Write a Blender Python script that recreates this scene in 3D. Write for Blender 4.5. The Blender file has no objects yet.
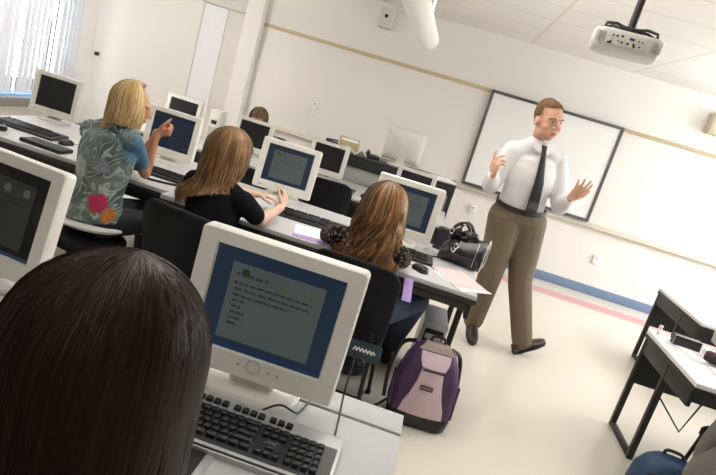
import bpy, bmesh, math, random
import numpy as np
from mathutils import Vector, Matrix, Euler
random.seed(7); rng = np.random.default_rng(7)
sc = bpy.context.scene
COL = sc.collection
PI = math.pi
R = math.radians
V = Vector

# ------------------------------------------------------------------ materials
def _n(nt, t, **k):
    n = nt.nodes.new(t)
    for a, b in k.items():
        if a in n.inputs: n.inputs[a].default_value = b
        else: setattr(n, a, b)
    return n

def rgba(c): return (c[0], c[1], c[2], 1)

def mat(name, col, rough=.5, metal=0., var=.06, scale=8., bump=0., bscale=60., spec=.5, emit=None, es=1., sheen=0.):
    m = bpy.data.materials.new(name); m.use_nodes = True
    nt = m.node_tree; b = nt.nodes['Principled BSDF']
    b.inputs['Roughness'].default_value = rough; b.inputs['Metallic'].default_value = metal
    b.inputs['Specular IOR Level'].default_value = spec
    if sheen: b.inputs['Sheen Weight'].default_value = sheen
    tc = _n(nt, 'ShaderNodeTexCoord')
    nz = _n(nt, 'ShaderNodeTexNoise', Scale=scale, Detail=4.)
    nt.links.new(tc.outputs['Object'], nz.inputs['Vector'])
    mr = _n(nt, 'ShaderNodeMix', data_type='RGBA')
    mr.inputs['A'].default_value = rgba([max(0, x*(1-var)) for x in col]); mr.inputs['B'].default_value = rgba([min(1, x*(1+var)) for x in col])
    nt.links.new(nz.outputs['Fac'], mr.inputs['Factor'])
    nt.links.new(mr.outputs['Result'], b.inputs['Base Color'])
    if bump:
        n2 = _n(nt, 'ShaderNodeTexNoise', Scale=bscale, Detail=3.)
        nt.links.new(tc.outputs['Object'], n2.inputs['Vector'])
        bp = _n(nt, 'ShaderNodeBump', Strength=bump, Distance=.01)
        nt.links.new(n2.outputs['Fac'], bp.inputs['Height']); nt.links.new(bp.outputs['Normal'], b.inputs['Normal'])
    if emit:
        b.inputs['Emission Color'].default_value = rgba(emit); b.inputs['Emission Strength'].default_value = es
    return m

def hair_mat(name, stops, rough=.34, spec=.40):
    m = bpy.data.materials.new(name); m.use_nodes = True
    nt = m.node_tree; b = nt.nodes['Principled BSDF']
    at = _n(nt, 'ShaderNodeAttribute', attribute_name='tint')
    cr = _n(nt, 'ShaderNodeValToRGB')
    e = cr.color_ramp.elements
    e[0].position, e[0].color = stops[0][0], rgba(stops[0][1]); e[1].position, e[1].color = stops[-1][0], rgba(stops[-1][1])
    for p, c in stops[1:-1]:
        x = e.new(p); x.color = rgba(c)
    nt.links.new(at.outputs['Fac'], cr.inputs['Fac']); nt.links.new(cr.outputs['Color'], b.inputs['Base Color'])
    b.inputs['Roughness'].default_value = rough; b.inputs['Specular IOR Level'].default_value = spec; b.inputs['Specular Tint'].default_value = (.95, .72, .58, 1)
    return m

# ------------------------------------------------------------------ mesh builder
class MB:
    def __init__(s): s.bm = bmesh.new()
    def _add(s, t, mx=None):
        if mx is not None: t.transform(mx)
        me = bpy.data.meshes.new('tmp'); t.to_mesh(me); t.free(); s.bm.from_mesh(me); bpy.data.meshes.remove(me); return s
    def box(s, c, d, rot=None, bev=0., seg=2, taper=None):
        t = bmesh.new(); bmesh.ops.create_cube(t, size=1)
        for v in t.verts:
            if taper and v.co.z > 0: v.co.x *= taper[0]; v.co.y *= taper[1]
            v.co = V((v.co.x*d[0], v.co.y*d[1], v.co.z*d[2]))
        if bev: bmesh.ops.bevel(t, geom=t.edges[:], offset=min(bev, .49*min(d)), segments=seg, profile=.5, affect='EDGES')
        mx = Matrix.Translation(V(c))
        if rot is not None: mx = mx @ (rot.to_4x4() if isinstance(rot, Matrix) else Euler(rot).to_matrix().to_4x4())
        return s._add(t, mx)
    def bb(s, x0, x1, y0, y1, z0, z1, bev=0., seg=2): return s.box(((x0+x1)/2, (y0+y1)/2, (z0+z1)/2), (x1-x0, y1-y0, z1-z0), None, bev, seg)
    def ell(s, c, r, rot=None, u=20, v=12):
        t = bmesh.new(); bmesh.ops.create_uvsphere(t, u_segments=u, v_segments=v, radius=1)
        mx = Matrix.Translation(V(c))
        if rot is not None: mx = mx @ (rot.to_4x4() if isinstance(rot, Matrix) else Euler(rot).to_matrix().to_4x4())
        mx = mx @ Matrix.Diagonal((r[0], r[1], r[2], 1)) if not isinstance(r, (int, float)) else mx @ Matrix.Diagonal((r, r, r, 1))
        return s._add(t, mx)
    def cyl(s, a, b, r0, r1=None, n=16, bev=0.):
        a, b = V(a), V(b); d = b-a
        t = bmesh.new(); bmesh.ops.create_cone(t, cap_ends=True, segments=n, radius1=r0, radius2=r0 if r1 is None else r1, depth=d.length)
        if bev: bmesh.ops.bevel(t, geom=[e for e in t.edges if e.calc_face_angle(0) > .7], offset=bev, segments=2, affect='EDGES')
        return s._add(t, Matrix.Translation((a+b)/2) @ d.to_track_quat('Z', 'Y').to_matrix().to_4x4())
    def seg(s, a, ra, b, rb, n=14):
        s.ell(a, ra, u=n, v=8); s.ell(b, rb, u=n, v=8)
        if (V(a)-V(b)).length > 1e-4: s.cyl(a, b, ra, rb, n)
        return s
    def chain(s, pts, rs):
        for i in range(len(pts)-1): s.seg(pts[i], rs[i], pts[i+1], rs[i+1])
        return s
    def tube(s, pts, r, n=8, smooth=0):
        pts = [V(p) for p in pts]
        if smooth:
            q = []
            P = [pts[0]]+pts+[pts[-1]]
            for i in range(1, len(P)-2):
                for k in range(smooth):
                    t = k/smooth; a, b, c, d = P[i-1], P[i], P[i+1], P[i+2]
                    q.append(.5*((2*b)+(c-a)*t+(2*a-5*b+4*c-d)*t*t+(3*b-a-3*c+d)*t**3))
            q.append(pts[-1]); pts = q
        bm = s.bm; prev = None; nrm = None; first = None
        for i, p in enumerate(pts):
            d = (pts[min(i+1, len(pts)-1)]-pts[max(i-1, 0)]).normalized()
            if nrm is None:
                nrm = d.orthogonal().normalized()
            else:
                nrm = (nrm-d*nrm.dot(d)).normalized()
            bi = d.cross(nrm); rr = r(i/(len(pts)-1)) if callable(r) else r
            ring = [bm.verts.new(p+(nrm*math.cos(2*PI*k/n)+bi*math.sin(2*PI*k/n))*rr) for k in range(n)]
            if prev:
                for k in range(n): bm.faces.new((prev[k], prev[(k+1) % n], ring[(k+1) % n], ring[k]))
            else: first = ring
            prev = ring
        bm.faces.new(first[::-1]); bm.faces.new(prev); return s
    def loft(s, loops, cap0=True, cap1=True):
        bm = s.bm; rings = [[bm.verts.new(p) for p in L] for L in loops]
        for a, b in zip(rings, rings[1:]):
            n = len(a)
            for k in range(n): bm.faces.new((a[k], a[(k+1) % n], b[(k+1) % n], b[k]))
        if cap0: bm.faces.new(rings[0][::-1])
        if cap1: bm.faces.new(rings[-1])
        return s
    def prism(s, pts, thick, mx, bev=0.):
        t = bmesh.new()
        f = t.faces.new([t.verts.new((p[0], p[1], 0)) for p in pts])
        e = bmesh.ops.extrude_face_region(t, geom=[f])
        bmesh.ops.translate(t, vec=(0, 0, thick), verts=[x for x in e['geom'] if isinstance(x, bmesh.types.BMVert)])
        if bev: bmesh.ops.bevel(t, geom=t.edges[:], offset=bev, segments=2, affect='EDGES')
        bmesh.ops.recalc_face_normals(t, faces=t.faces[:])
        return s._add(t, mx)
    def build(s, name, m, parent=None, angle=40, loc=None, rot=None, voxel=None, smooth=4, fac=.5):
        bmesh.ops.recalc_face_normals(s.bm, faces=s.bm.faces[:])
        me = bpy.data.meshes.new(name); s.bm.to_mesh(me); s.bm.free()
        o = bpy.data.objects.new(name, me); COL.objects.link(o)
        if voxel:
            md = o.modifiers.new('r', 'REMESH'); md.mode = 'VOXEL'; md.voxel_size = voxel
            if smooth:
                ms = o.modifiers.new('s', 'SMOOTH'); ms.iterations = smooth; ms.factor = fac
            dg = bpy.context.evaluated_depsgraph_get(); dg.update()
            new = bpy.data.meshes.new_from_object(o.evaluated_get(dg)); o.modifiers.clear(); o.data = new; bpy.data.meshes.remove(me); me = new; me.name = name
        me.materials.clear(); me.materials.append(m)
        me.polygons.foreach_set('use_smooth', [True]*len(me.polygons))
        if not voxel: me.set_sharp_from_angle(angle=R(angle))
        if parent: o.parent = parent
        if loc is not None: o.location = loc
        if rot is not None: o.rotation_euler = rot
        return o

def rrect(w, h, r, k=5):
    pts = []
    for cx, cy, a0 in ((w/2-r, h/2-r, 0), (-w/2+r, h/2-r, 90), (-w/2+r, -h/2+r, 180), (w/2-r, -h/2+r, 270)):
        for i in range(k+1):
            a = R(a0+90*i/k); pts.append((cx+r*math.cos(a), cy+r*math.sin(a)))
    return pts

def tag(o, label=None, cat=None, group=None, kind=None):
    if label: o['label'] = label
    if cat: o['category'] = cat
    if group: o['group'] = group
    if kind: o['kind'] = kind
    return o

def thing(name, label, cat, loc=(0, 0, 0), rz=0., group=None, scale=1.):
    o = bpy.data.objects.new(name, None); COL.objects.link(o); o.empty_display_size = .05
    o.location = loc; o.rotation_euler = (0, 0, rz); o.scale = (scale,)*3
    return tag(o, label, cat, group)

def kids(o): return [c for c in bpy.data.objects if c.parent == o]

def dup(root, loc, rz=0., label=None, scale=None):
    def cp(o, p):
        c = o.copy(); COL.objects.link(c); c.parent = p
        for ch in kids(o): cp(ch, c)
        return c
    r = cp(root, None); r.location = loc; r.rotation_euler = (0, 0, rz)
    if scale: r.scale = (scale,)*3
    if label: r['label'] = label
    return r

def struct(o): o['kind'] = 'structure'; return o

# ------------------------------------------------------------------ palette
wallm = mat('painted wall', (.82, .79, .745), .7, var=.02, scale=2, bump=.03, bscale=200)
cream = mat('cream plastic', (.76, .735, .68), .42, var=.03)
cream2 = mat('aged cream plastic', (.64, .62, .57), .45, var=.04)
grayplast = mat('grey plastic', (.42, .41, .38), .4, var=.04)
silver = mat('silver plastic', (.50, .50, .50), .35, metal=.35, var=.03)
blackp = mat('black plastic', (.012, .012, .013), .38, var=.2)
blackmat = mat('black matte', (.010, .010, .011), .65, var=.3, bump=.1, bscale=300)
darkmetal = mat('dark bronze metal', (.035, .03, .026), .45, metal=.4, var=.2)
laminate = mat('grey laminate', (.50, .50, .51), .45, var=.04, scale=60)
edgeblk = mat('dark edge band', (.020, .018, .016), .5, var=.2)
chrome = mat('chrome', (.7, .7, .7), .18, metal=1., var=.02)
white = mat('white plastic', (.85, .84, .82), .4, var=.02)
paper = mat('white paper', (.88, .875, .87), .8, var=.02)
pinkp = mat('pink paper', (.80, .52, .52), .8, var=.03)
purplep = mat('purple paper', (.42, .28, .62), .7, var=.03)
cordblk = mat('black cord', (.012, .012, .012), .5)
cordwht = mat('white cord', (.7, .69, .65), .5)
screenoff = mat('dark screen', (.012, .012, .013), .22, var=.05, spec=.35)
screenblue = mat('blue screen', (.005, .006, .008), .3, var=.02, spec=.3, emit=(.010, .020, .036), es=1.)
slidem = mat('slide page', (.03, .034, .034), .35, var=.02, emit=(.085, .105, .105), es=.5)
slidetxt = mat('slide lettering', (.02, .024, .028), .4, var=.02)
slidehead = mat('slide heading', (.012, .02, .010), .4, var=.02, emit=(.02, .04, .015), es=.4)
slideorn = mat('slide ornament', (.05, .05, .02), .4, var=.02, emit=(.085, .098, .075), es=.45)
navy = mat('dark navy screen', (.008, .012, .022), .25, emit=(.007, .014, .034), es=.6)
skin = mat('skin', (.60, .33, .22), .5, var=.06, scale=30, bump=.03, bscale=120)
skinp = mat('pale skin', (.66, .42, .32), .5, var=.05, scale=30, bump=.03, bscale=120)
skint = mat('tanned skin', (.50, .23, .12), .48, var=.06, scale=30, bump=.03, bscale=120)
lipm = mat('lips', (.42, .17, .13), .45)
eyew = mat('eye white', (.7, .66, .6), .3); iris = mat('iris', (.03, .025, .02), .25)
shirtm = mat('white shirt cotton', (.80, .785, .80), .8, var=.02, bump=.22, bscale=13)
trouser = mat('taupe trousers', (.155, .116, .074), .8, var=.07, scale=14, bump=.25, bscale=10)
leather = mat('brown shoe leather', (.032, .014, .008), .3, var=.2)
beltm = mat('belt leather', (.03, .017, .012), .35)
tiem = mat('charcoal tie', (.018, .019, .021), .55, var=.25, scale=50)
tieband = mat('tie weave', (.075, .075, .078), .55, var=.25, scale=80)
blackcloth = mat('black cloth', (.007, .007, .008), .9, var=.25, bump=.25, bscale=30, spec=.12)
jeans = mat('blue denim', (.035, .055, .10), .8, var=.3, scale=30, bump=.2, bscale=200)
darkjeans = mat('dark trousers', (.012, .013, .018), .8, var=.3, scale=30)
bpurple = mat('purple nylon', (.055, .020, .075), .55, var=.25, scale=20, bump=.3, bscale=40)
bpink = mat('lilac nylon', (.58, .45, .49), .65, var=.06, scale=30, bump=.15, bscale=60)
bblue = mat('blue nylon', (.022, .055, .12), .55, var=.2, scale=20, bump=.4, bscale=30)
patent = mat('black patent leather', (.008, .008, .009), .16, var=.2, bump=.5, bscale=28, spec=.6)
greycloth = mat('grey jacket cloth', (.16, .15, .135), .85, var=.12, bump=.5, bscale=20)
teal = mat('dark teal cover', (.008, .030, .042), .4, var=.3, scale=20)
bluesoft = mat('blue paint', (.17, .235, .36), .5, var=.04)

# ------------------------------------------------------------------ room
WX0, WX1, WY0, WY1, CZ = -4.87, 5.4, -2.6, 7.66, 2.71
def floor_mat():
    m = mat('vinyl floor', (.70, .645, .565), .28, var=.03, scale=3); nt = m.node_tree; b = nt.nodes['Principled BSDF']
    tc = _n(nt, 'ShaderNodeTexCoord'); sp = _n(nt, 'ShaderNodeSeparateXYZ'); nt.links.new(tc.outputs['Object'], sp.inputs[0])
    def rng_(lo, hi):
        a = _n(nt, 'ShaderNodeMath', operation='GREATER_THAN'); a.inputs[1].default_value = lo; nt.links.new(sp.outputs['Y'], a.inputs[0])
        c = _n(nt, 'ShaderNodeMath', operation='LESS_THAN'); c.inputs[1].default_value = hi; nt.links.new(sp.outputs['Y'], c.inputs[0])
        d = _n(nt, 'ShaderNodeMath', operation='MULTIPLY'); nt.links.new(a.outputs[0], d.inputs[0]); nt.links.new(c.outputs[0], d.inputs[1]); return d
    src = b.inputs['Base Color'].links[0].from_socket
    mx = _n(nt, 'ShaderNodeMix', data_type='RGBA'); mx.inputs['B'].default_value = (.66, .33, .33, 1)
    nt.links.new(rng_(6.93, 7.22).outputs[0], mx.inputs['Factor']); nt.links.new(src, mx.inputs['A']); nt.links.new(mx.outputs['Result'], b.inputs['Base Color'])
    return m
struct(MB().bb(WX0-.3, WX1+.3, WY0-.3, WY1+.3, -.12, 0).build('floor', floor_mat()))
def ceil_mat():
    m = mat('acoustic ceiling tile', (.83, .80, .755), .85, var=.02, scale=40, bump=.05, bscale=250); nt = m.node_tree; b = nt.nodes['Principled BSDF']
    tc = _n(nt, 'ShaderNodeTexCoord'); sp = _n(nt, 'ShaderNodeSeparateXYZ'); nt.links.new(tc.outputs['Object'], sp.inputs[0])
    fs = []
    for ax, per, off in (('X', 1.22, .62), ('Y', .61, .22)):
        a = _n(nt, 'ShaderNodeMath', operation='ADD'); a.inputs[1].default_value = off+20*per; nt.links.new(sp.outputs[ax], a.inputs[0])
        f = _n(nt, 'ShaderNodeMath', operation='MODULO'); f.inputs[1].default_value = per; nt.links.new(a.outputs[0], f.inputs[0])
        l = _n(nt, 'ShaderNodeMath', operation='LESS_THAN'); l.inputs[1].default_value = .022; nt.links.new(f.outputs[0], l.inputs[0]); fs.append(l)
    g = _n(nt, 'ShaderNodeMath', operation='MAXIMUM'); nt.links.new(fs[0].outputs[0], g.inputs[0]); nt.links.new(fs[1].outputs[0], g.inputs[1])
    src = b.inputs['Base Color'].links[0].from_socket
    mx = _n(nt, 'ShaderNodeMix', data_type='RGBA'); mx.inputs['B'].default_value = (.70, .66, .60, 1)
    nt.links.new(g.outputs[0], mx.inputs['Factor']); nt.links.new(src, mx.inputs['A']); nt.links.new(mx.outputs['Result'], b.inputs['Base Color'])
    return m
struct(MB().bb(WX0-.3, WX1+.3, WY0-.3, WY1+.3, CZ, CZ+.1).build('ceiling', ceil_mat()))
struct(MB().bb(WX0-.3, WX1+.3, WY1, WY1+.2, 0, CZ).build('wall_front', wallm))
struct(MB().bb(WX0-.3, WX1+.3, WY0-.2, WY0, 0, CZ).build('wall_back', wallm))
# left wall with window opening
LW = (5.0, 7.2, .46, 2.4)
w = MB(); w.bb(WX0-.2, WX0, WY0, LW[0], 0, CZ); w.bb(WX0-.2, WX0, LW[1], WY1, 0, CZ); w.bb(WX0-.2, WX0, LW[0], LW[1], 0, LW[2]); w.bb(WX0-.2, WX0, LW[0], LW[1], LW[3], CZ)
struct(w.build('wall_left', wallm))
RW = (4.3, 7.1, .95, 2.55)  # opening for an added window, unseen
w = MB(); w.bb(WX1, WX1+.2, WY0, RW[0], 0, CZ); w.bb(WX1, WX1+.2, RW[1], WY1, 0, CZ); w.bb(WX1, WX1+.2, RW[0], RW[1], 0, RW[2]); w.bb(WX1, WX1+.2, RW[0], RW[1], RW[3], CZ)
struct(w.build('wall_right', wallm))
glass = bpy.data.materials.new('window glass'); glass.use_nodes = True
gb = glass.node_tree.nodes['Principled BSDF']; gb.inputs['Transmission Weight'].default_value = 1; gb.inputs['Roughness'].default_value = 0; gb.inputs['IOR'].default_value = 1.02
gb.inputs['Base Color'].default_value = (.9, .97, .98, 1)
def window(name, x, Wd, pane=True):
    y0, y1, z0, z1 = Wd; f = MB()
    for a in ((y0, y1, z0, z0+.05), (y0, y1, z1-.05, z1), (y0, y0+.05, z0+.05, z1-.05), (y1-.05, y1, z0+.05, z1-.05), ((y0+y1)/2-.025, (y0+y1)/2+.025, z0+.05, z1-.05)):
        f.bb(x-.03, x+.03, *a)
    o = struct(f.build(name, bluesoft))
    if pane: MB().bb(x-.004, x+.004, y0+.05, y1-.05, z0+.05, z1-.05).build('pane', glass, o)
    return o
window('window_1', WX0-.05, LW)
window('added_window_2', WX1+.12, RW, True)  # added window out of view, gives the light from the right a source
struct(MB().bb(WX0, WX0+.14, LW[0]-.1, LW[1]+.02, .36, .455, .006).build('trim_1', mat('grey sill', (.22, .20, .18), .5)))
# doors / pilasters on the front wall, left part
struct(MB().bb(-3.46, -3.13, WY1-.035, WY1, 0, 2.11, .004).build('trim_2', mat('pale panel', (.80, .80, .82), .55, var=.02)))
struct(MB().bb(-3.13, -2.86, WY1-.02, WY1, 0, CZ).build('trim_3', mat('grey recess paint', (.70, .67, .63), .7, var=.03)))
struct(MB().bb(-2.86, -2.64, WY1-.16, WY1, 0, CZ, .01).build('trim_4', wallm))
struct(MB().bb(-3.5, -2.86, WY1-.06, WY1, 2.12, 2.28, .004).build('trim_5', mat('door header', (.68, .65, .61), .7)))
struct(MB().bb(-3.462, -3.45, WY1-.037, WY1-.001, 0, 2.11).build('trim_6', mat('panel joint', (.45, .43, .40), .7)))
# long board rails on the front wall
tack = mat('tan tack strip', (.58, .46, .30), .8, var=.08, scale=40)
struct(MB().bb(-2.64, .345, WY1-.02, WY1, 2.04, 2.085, .004).build('trim_7', tack))
struct(MB().bb(1.97, 5.3, WY1-.02, WY1, 2.04, 2.085, .004).build('trim_8', tack))
railm = mat('aluminium tray', (.66, .60, .51), .45, metal=.1, var=.04)
t = MB(); t.bb(-2.64, 5.3, WY1-.02, WY1, .83, .89, .003); t.bb(-2.64, 5.3, WY1-.075, WY1-.02, .83, .845, .003)
struct(t.build('trim_9', railm))
boardm = mat('dry wipe surface', (.80, .765, .725), .38, var=.015, scale=1.5)
struct(MB().bb(-2.6, 5.3, WY1-.008, WY1, .89, 2.04).build('trim_10', boardm))
struct(MB().bb(-2.64, WX1, WY1-.015, WY1, 0, .115, .003).build('baseboard_front', bluesoft))
struct(MB().bb(-4.87, -3.47, WY1-.015, WY1, 0, .115, .003).build('baseboard_rear', bluesoft))
struct(MB().bb(WX0, WX0+.015, WY0, WY1, 0, .115, .003).build('baseboard_left', bluesoft))
# low platform the nearest row stands on
struct(MB().bb(-3.2, .03, WY0, 1.30, 0, .15, .01).build('trim_11', mat('platform vinyl', (.36, .32, .26), .5)))

# vertical blinds
bl = thing('vertical_blinds', 'white vertical slat blinds hanging in the window at the left', 'blinds', (WX0+.10, 6.1, .47))
slatm = mat('white blind vane', (.72, .745, .80), .6, var=.03)
MB().bb(-.035, .035, -1.12, 1.12, 1.90, 1.96, .004).build('head_rail', slatm, bl)
MB().bb(-.02, .02, -1.12, 1.12, .0, .035, .003).build('bottom_rail', mat('light blue rail', (.30, .50, .85), .45), bl)
ys = np.linspace(-1.08, 1.08, 26)
sl = None
for i, y in enumerate(ys):
    a = random.uniform(-.10, .12) + (1.0 if i in (13, 19, 20) else .10)
    if sl is None:
        sl = MB().loft([[(x*.044, .004*(1-x*x)*4*0+.006*(1-x*x)+dy, z) for x in (-1, -.5, 0, .5, 1)] + [(x*.044, .006*(1-x*x)-.0015+dy, z) for x in (1, .5, 0, -.5, -1)] for z, dy in ((.045, 0), (1.9, 0))]).build('slat', slatm, bl)
        o = sl
    else:
        o = sl.copy(); COL.objects.link(o); o.parent = bl
    o.location = (0, y, 0); o.rotation_euler = (0, 0, PI/2+a)

# interactive whiteboard
wb = thing('whiteboard', 'white board in a thin dark grey frame on the front wall behind the man', 'whiteboard', (1.165, WY1-.012, 1.485))
fw, fh = 1.635, 1.20
f = MB()
for a in ((-fw/2, fw/2, -fh/2, -fh/2+.035), (-fw/2, fw/2, fh/2-.035, fh/2), (-fw/2, -fw/2+.035, -fh/2+.035, fh/2-.035), (fw/2-.035, fw/2, -fh/2+.035, fh/2-.035)):
    f.bb(a[0], a[1], -.05, 0, a[2], a[3], .004)
f.build('board_frame', mat('dark grey frame', (.085, .085, .085), .4), wb)
MB().bb(-fw/2+.035, fw/2-.035, -.035, -.001, -fh/2+.035, fh/2-.035).build('board_surface', mat('bright board', (.86, .85, .83), .3, var=.01), wb)
# wall outlets, speakers
def outlet(x, z, label, conduit=False):
    o = thing('wall_outlet', label, 'outlet', (x, WY1-.009, z))
    MB().box((0, -.012, 0), (.075, .022, .11), bev=.005).build('cover_plate', white, o)
    MB().box((0, -.024, .025), (.025, .004, .02), bev=.002).build('socket', grayplast, o)
    if conduit: MB().bb(-.012, .012, -.022, 0, -.40, -.06, .003).build('conduit', white, o)
    return o
outlet(-1.74, 1.27, 'white outlet box with conduit running down to the tray on the dim wall', True)
outlet(2.25, .46, 'white outlet plate low on the wall under the tray right of the man')
outlet(.60, .60, 'white outlet plate low on the wall left of the man')
def wallspk(x, z, label, m):
    o = thing('wall_speaker', label, 'speaker', (x, WY1-.002, z))
    MB().box((0, -.075, 0), (.17, .15, .235), bev=.012).build('cabinet', m, o)
    MB().box((0, -.152, 0), (.14, .006, .20), bev=.003).build('grille', m, o)
    MB().cyl((0, -.15, .015), (0, -.160, .015), .022, n=20).build('driver', blackp, o)
    return o
wallspk(-1.14, 2.53, 'grey box speaker with a dark dot high on the wall beside the tube lamp', cream2)
wallspk(2.93, 2.40, 'tan box speaker high on the bright wall at the right edge', mat('tan speaker', (.60, .53, .40), .6))
MB_ = MB().box((0, 0, 0), (.05, .05, .05), bev=.01)
o = MB_.build('wall_jack', blackp, None, loc=(-4.79, WY1-.03, 1.09)); tag(o, 'small black jack on the wall right of the window corner', 'jack')

# pendant tube lamp
lamp = thing('tube_lamp', 'white round tube lamp hanging lengthwise below the ceiling', 'lamp', (0, 0, 0))
lampm = mat('lamp diffuser', (.86, .84, .80), .35, emit=(1, .95, .88), es=.10)
LX, LZ, LY0, LY1, LR = -.34, 2.105, -1.2, 4.55, .068
t = MB(); t.cyl((LX, LY0, LZ), (LX, LY1, LZ), LR, n=32, bev=.012); t.build('tube', lampm, lamp)
t = MB()
t.cyl((LX, LY1-.05, LZ), (LX, LY1+.006, LZ), LR+.003, n=32, bev=.004); t.build('end_cap', white, lamp)
for y in (1., 4.1):
    MB().cyl((LX+.0, y, LZ+LR), (LX, y, CZ), .006, n=8).build('suspension_rod', white, lamp)
    MB().bb(LX-.03, LX+.03, y-.05, y+.05, CZ-.03, CZ, .004).build('ceiling_plate', white, lamp)

added_lamp2 = dup(lamp, (3.2-LX, 1.9, 0), 0, 'unseen second white round tube lamp added right of the projector, parallel to the first')  # added lamp body, unseen, houses the extra lights on the right
dup(lamp, (-3.6-LX, 1.9, 0), 0, 'unseen third white round tube lamp added near the window blinds, parallel to the others')  # added lamp body, unseen, goes with the lights for the left wall
# projector
pj = thing('projector', 'grey projector hanging upside down from the ceiling on a black pole', 'projector', (.655, 3.05, 2.165), R(-8), None, .86)
pm = mat('projector shell', (.66, .65, .63), .4, var=.02)
def pl(z, s, r=.06): return [(x*s, y*s, z) for x, y in rrect(.36, .27, r, 6)]
MB().loft([pl(-.055, .86), pl(-.05, .93), pl(-.02, 1.), pl(.03, 1.), pl(.045, .97), pl(.05, .92)]).build('shell', pm, pj)
for sx in (-1, 1):
    g = MB()
    for i in range(7): g.box((sx*(.120+.0075*i), -.1345, .0), (.0035, .006, .055), bev=.001)
    g.build('vent', grayplast, pj)
MB().box((-.005, -.134, .0), (.205, .006, .066), bev=.002).build('port_panel', cream2, pj)
p = MB()
for x, z in ((-.08, .015), (-.06, .015), (-.035, .018), (-.085, -.015), (-.05, -.008), (-.03, -.012), (.0, -.012), (.03, -.01), (.05, .012), (.06, -.015), (.07, .01), (.035, -.02)):
    p.cyl((x, -.134, z), (x, -.1395, z), random.choice((.004, .005, .006)), n=10)
p.build('socket', blackp, pj)
MB().box((.015, -.137, .014), (.026, .008, .013), bev=.002).build('video_port', mat('violet plug', (.06, .04, .22), .4), pj)
MB().box((-.09, -.137, -.024), (.022, .006, .010), bev=.002).build('power_port', blackp, pj)
b = MB(); b.box((0, 0, .075), (.13, .13, .022), bev=.004)
for a in (20, 160, 215, 325):
    d = V((math.cos(R(a)), math.sin(R(a)), 0)); b.tube([V((0, 0, .085))+d*.03, V((0, 0, .09))+d*.10, V((0, 0, .075))+d*.16, V((0, 0, .052))+d*.165], .008, 8)
b.build('mount_bracket', blackp, pj)
MB().cyl((0, 0, .08), (0, 0, (CZ-2.165)/.86), .02, n=16).build('pole', darkmetal, pj)
MB().cyl((0, 0, (CZ-2.165)/.86-.02), (0, 0, (CZ-2.165)/.86), .07, n=24).build('ceiling_flange', blackp, pj)

# ------------------------------------------------------------------ tables
def table(label, x0, x1, y0, y1, z, groove=False, apron=.0, mid=.38, legs=(1, 1), cat='table', name='computer_table', back=True, topm=laminate):
    cx, cy = (x0+x1)/2, (y0+y1)/2
    o = thing(name, label, cat, (cx, cy, 0)); hx, hy = (x1-x0)/2, (y1-y0)/2
    t = MB()
    if groove:
        gy = hy-.10; t.bb(-hx, hx, -hy, gy-.009, z-.028, z, .003); t.build('tabletop', topm, o)
        MB().bb(-hx, hx, gy+.003, hy, z-.028, z, .003).build('rear_flap', topm, o)
        MB().bb(-hx+.004, hx-.004, gy-.02, gy+.015, z-.04, z-.012).build('cable_channel', blackp, o)
    else:
        t.bb(-hx, hx, -hy, hy, z-.026, z, .003); t.build('tabletop', topm, o)
    MB().bb(-hx-.003, hx+.003, -hy-.003, hy+.003, z-.052, z-.0265, .003).build('edge_band', edgeblk, o)
    for s in (-1, 1):
        MB().bb(s*(hx-.02)-.012, s*(hx-.02)+.012, -hy+.03, hy-.02, z-.15, z-.052, .003).build('end_panel', edgeblk, o)
    if apron: MB().bb(-hx+.035, hx-.035, -hy+.02, -hy+.04, z-.052-apron, z-.052, .003).build('front_apron', blackp, o)
    if back: MB().bb(-hx+.035, hx-.035, hy-.05, hy-.03, z-.36, z-.052, .003).build('modesty_panel', blackp, o)
    for s, on in zip((-1, 1), legs):
        if not on: continue
        x = s*(hx-.022)
        for y in (hy-.022, -hy+mid): MB().bb(x-.018, x+.018, y-.018, y+.018, .0, z-.052, .004).build('leg', darkmetal, o)
        MB().bb(x-.016, x+.016, -hy+mid+.018, hy-.04, .0, .035, .004).build('foot_bar', darkmetal, o)
    return o
table('grey table in the nearest row under the large monitor and keyboard', -1.75, .12, .70, 1.463, .85, groove=True)
table('grey table in the second row with handbag and pink paper at its end', -1.43, .418, 3.11, 4.06, .77, apron=.05, groove=False)
table('grey table in the second row where the blonde woman leans', -3.13, -1.45, 3.39, 4.5, .72, apron=.06)
table('grey table in the third row holding the two switched off monitors behind the blonde woman', -3.05, -1.40, 5.25, 6.08, .70)
table('grey table in the third row holding the monitors behind the empty black chair', -1.38, .22, 5.25, 6.08, .70)
whitelam = mat('white laminate', (.74, .74, .745), .45, var=.03, scale=60)
rt = table('white topped table with black frame right of the aisle, nearest one above the blue backpack', 1.62, 3.45, 3.10, 3.90, .70, mid=.38, topm=whitelam)
b = MB(); b.tube([(-.76, .345, .36), (-.50, .345, .12), (-.44, .345, .36)], .007, 6); b.build('brace', darkmetal, rt)
table('white topped table with black frame right of the aisle, further back beside the blue baseboard', 2.28, 3.95, 4.66, 5.62, .70, topm=whitelam)

# raised counter behind the third row
ct = thing('counter', 'tall counter with black front edge and grey panel behind the third row monitors', 'counter', (-.505, 6.45, 0))
MB().bb(-.75, .75, -.30, .30, .945, .975, .004).build('countertop', blackp, ct)
MB().bb(-.75, .75, -.30, -.275, .855, .945, .004).build('front_edge', blackp, ct)
MB().bb(-.72, .70, -.272, -.255, .40, .855, .004).build('front_panel', mat('grey panel', (.34, .33, .32), .5), ct)
for x in (-.72, .725):
    for y in (-.27, .27): MB().bb(x-.022, x+.022, y-.022, y+.022, 0, .945, .004).build('leg', blackp, ct)
MB().bb(.66, .70, -.25, .25, .60, .94, .004).build('side_panel', blackp, ct)

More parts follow.
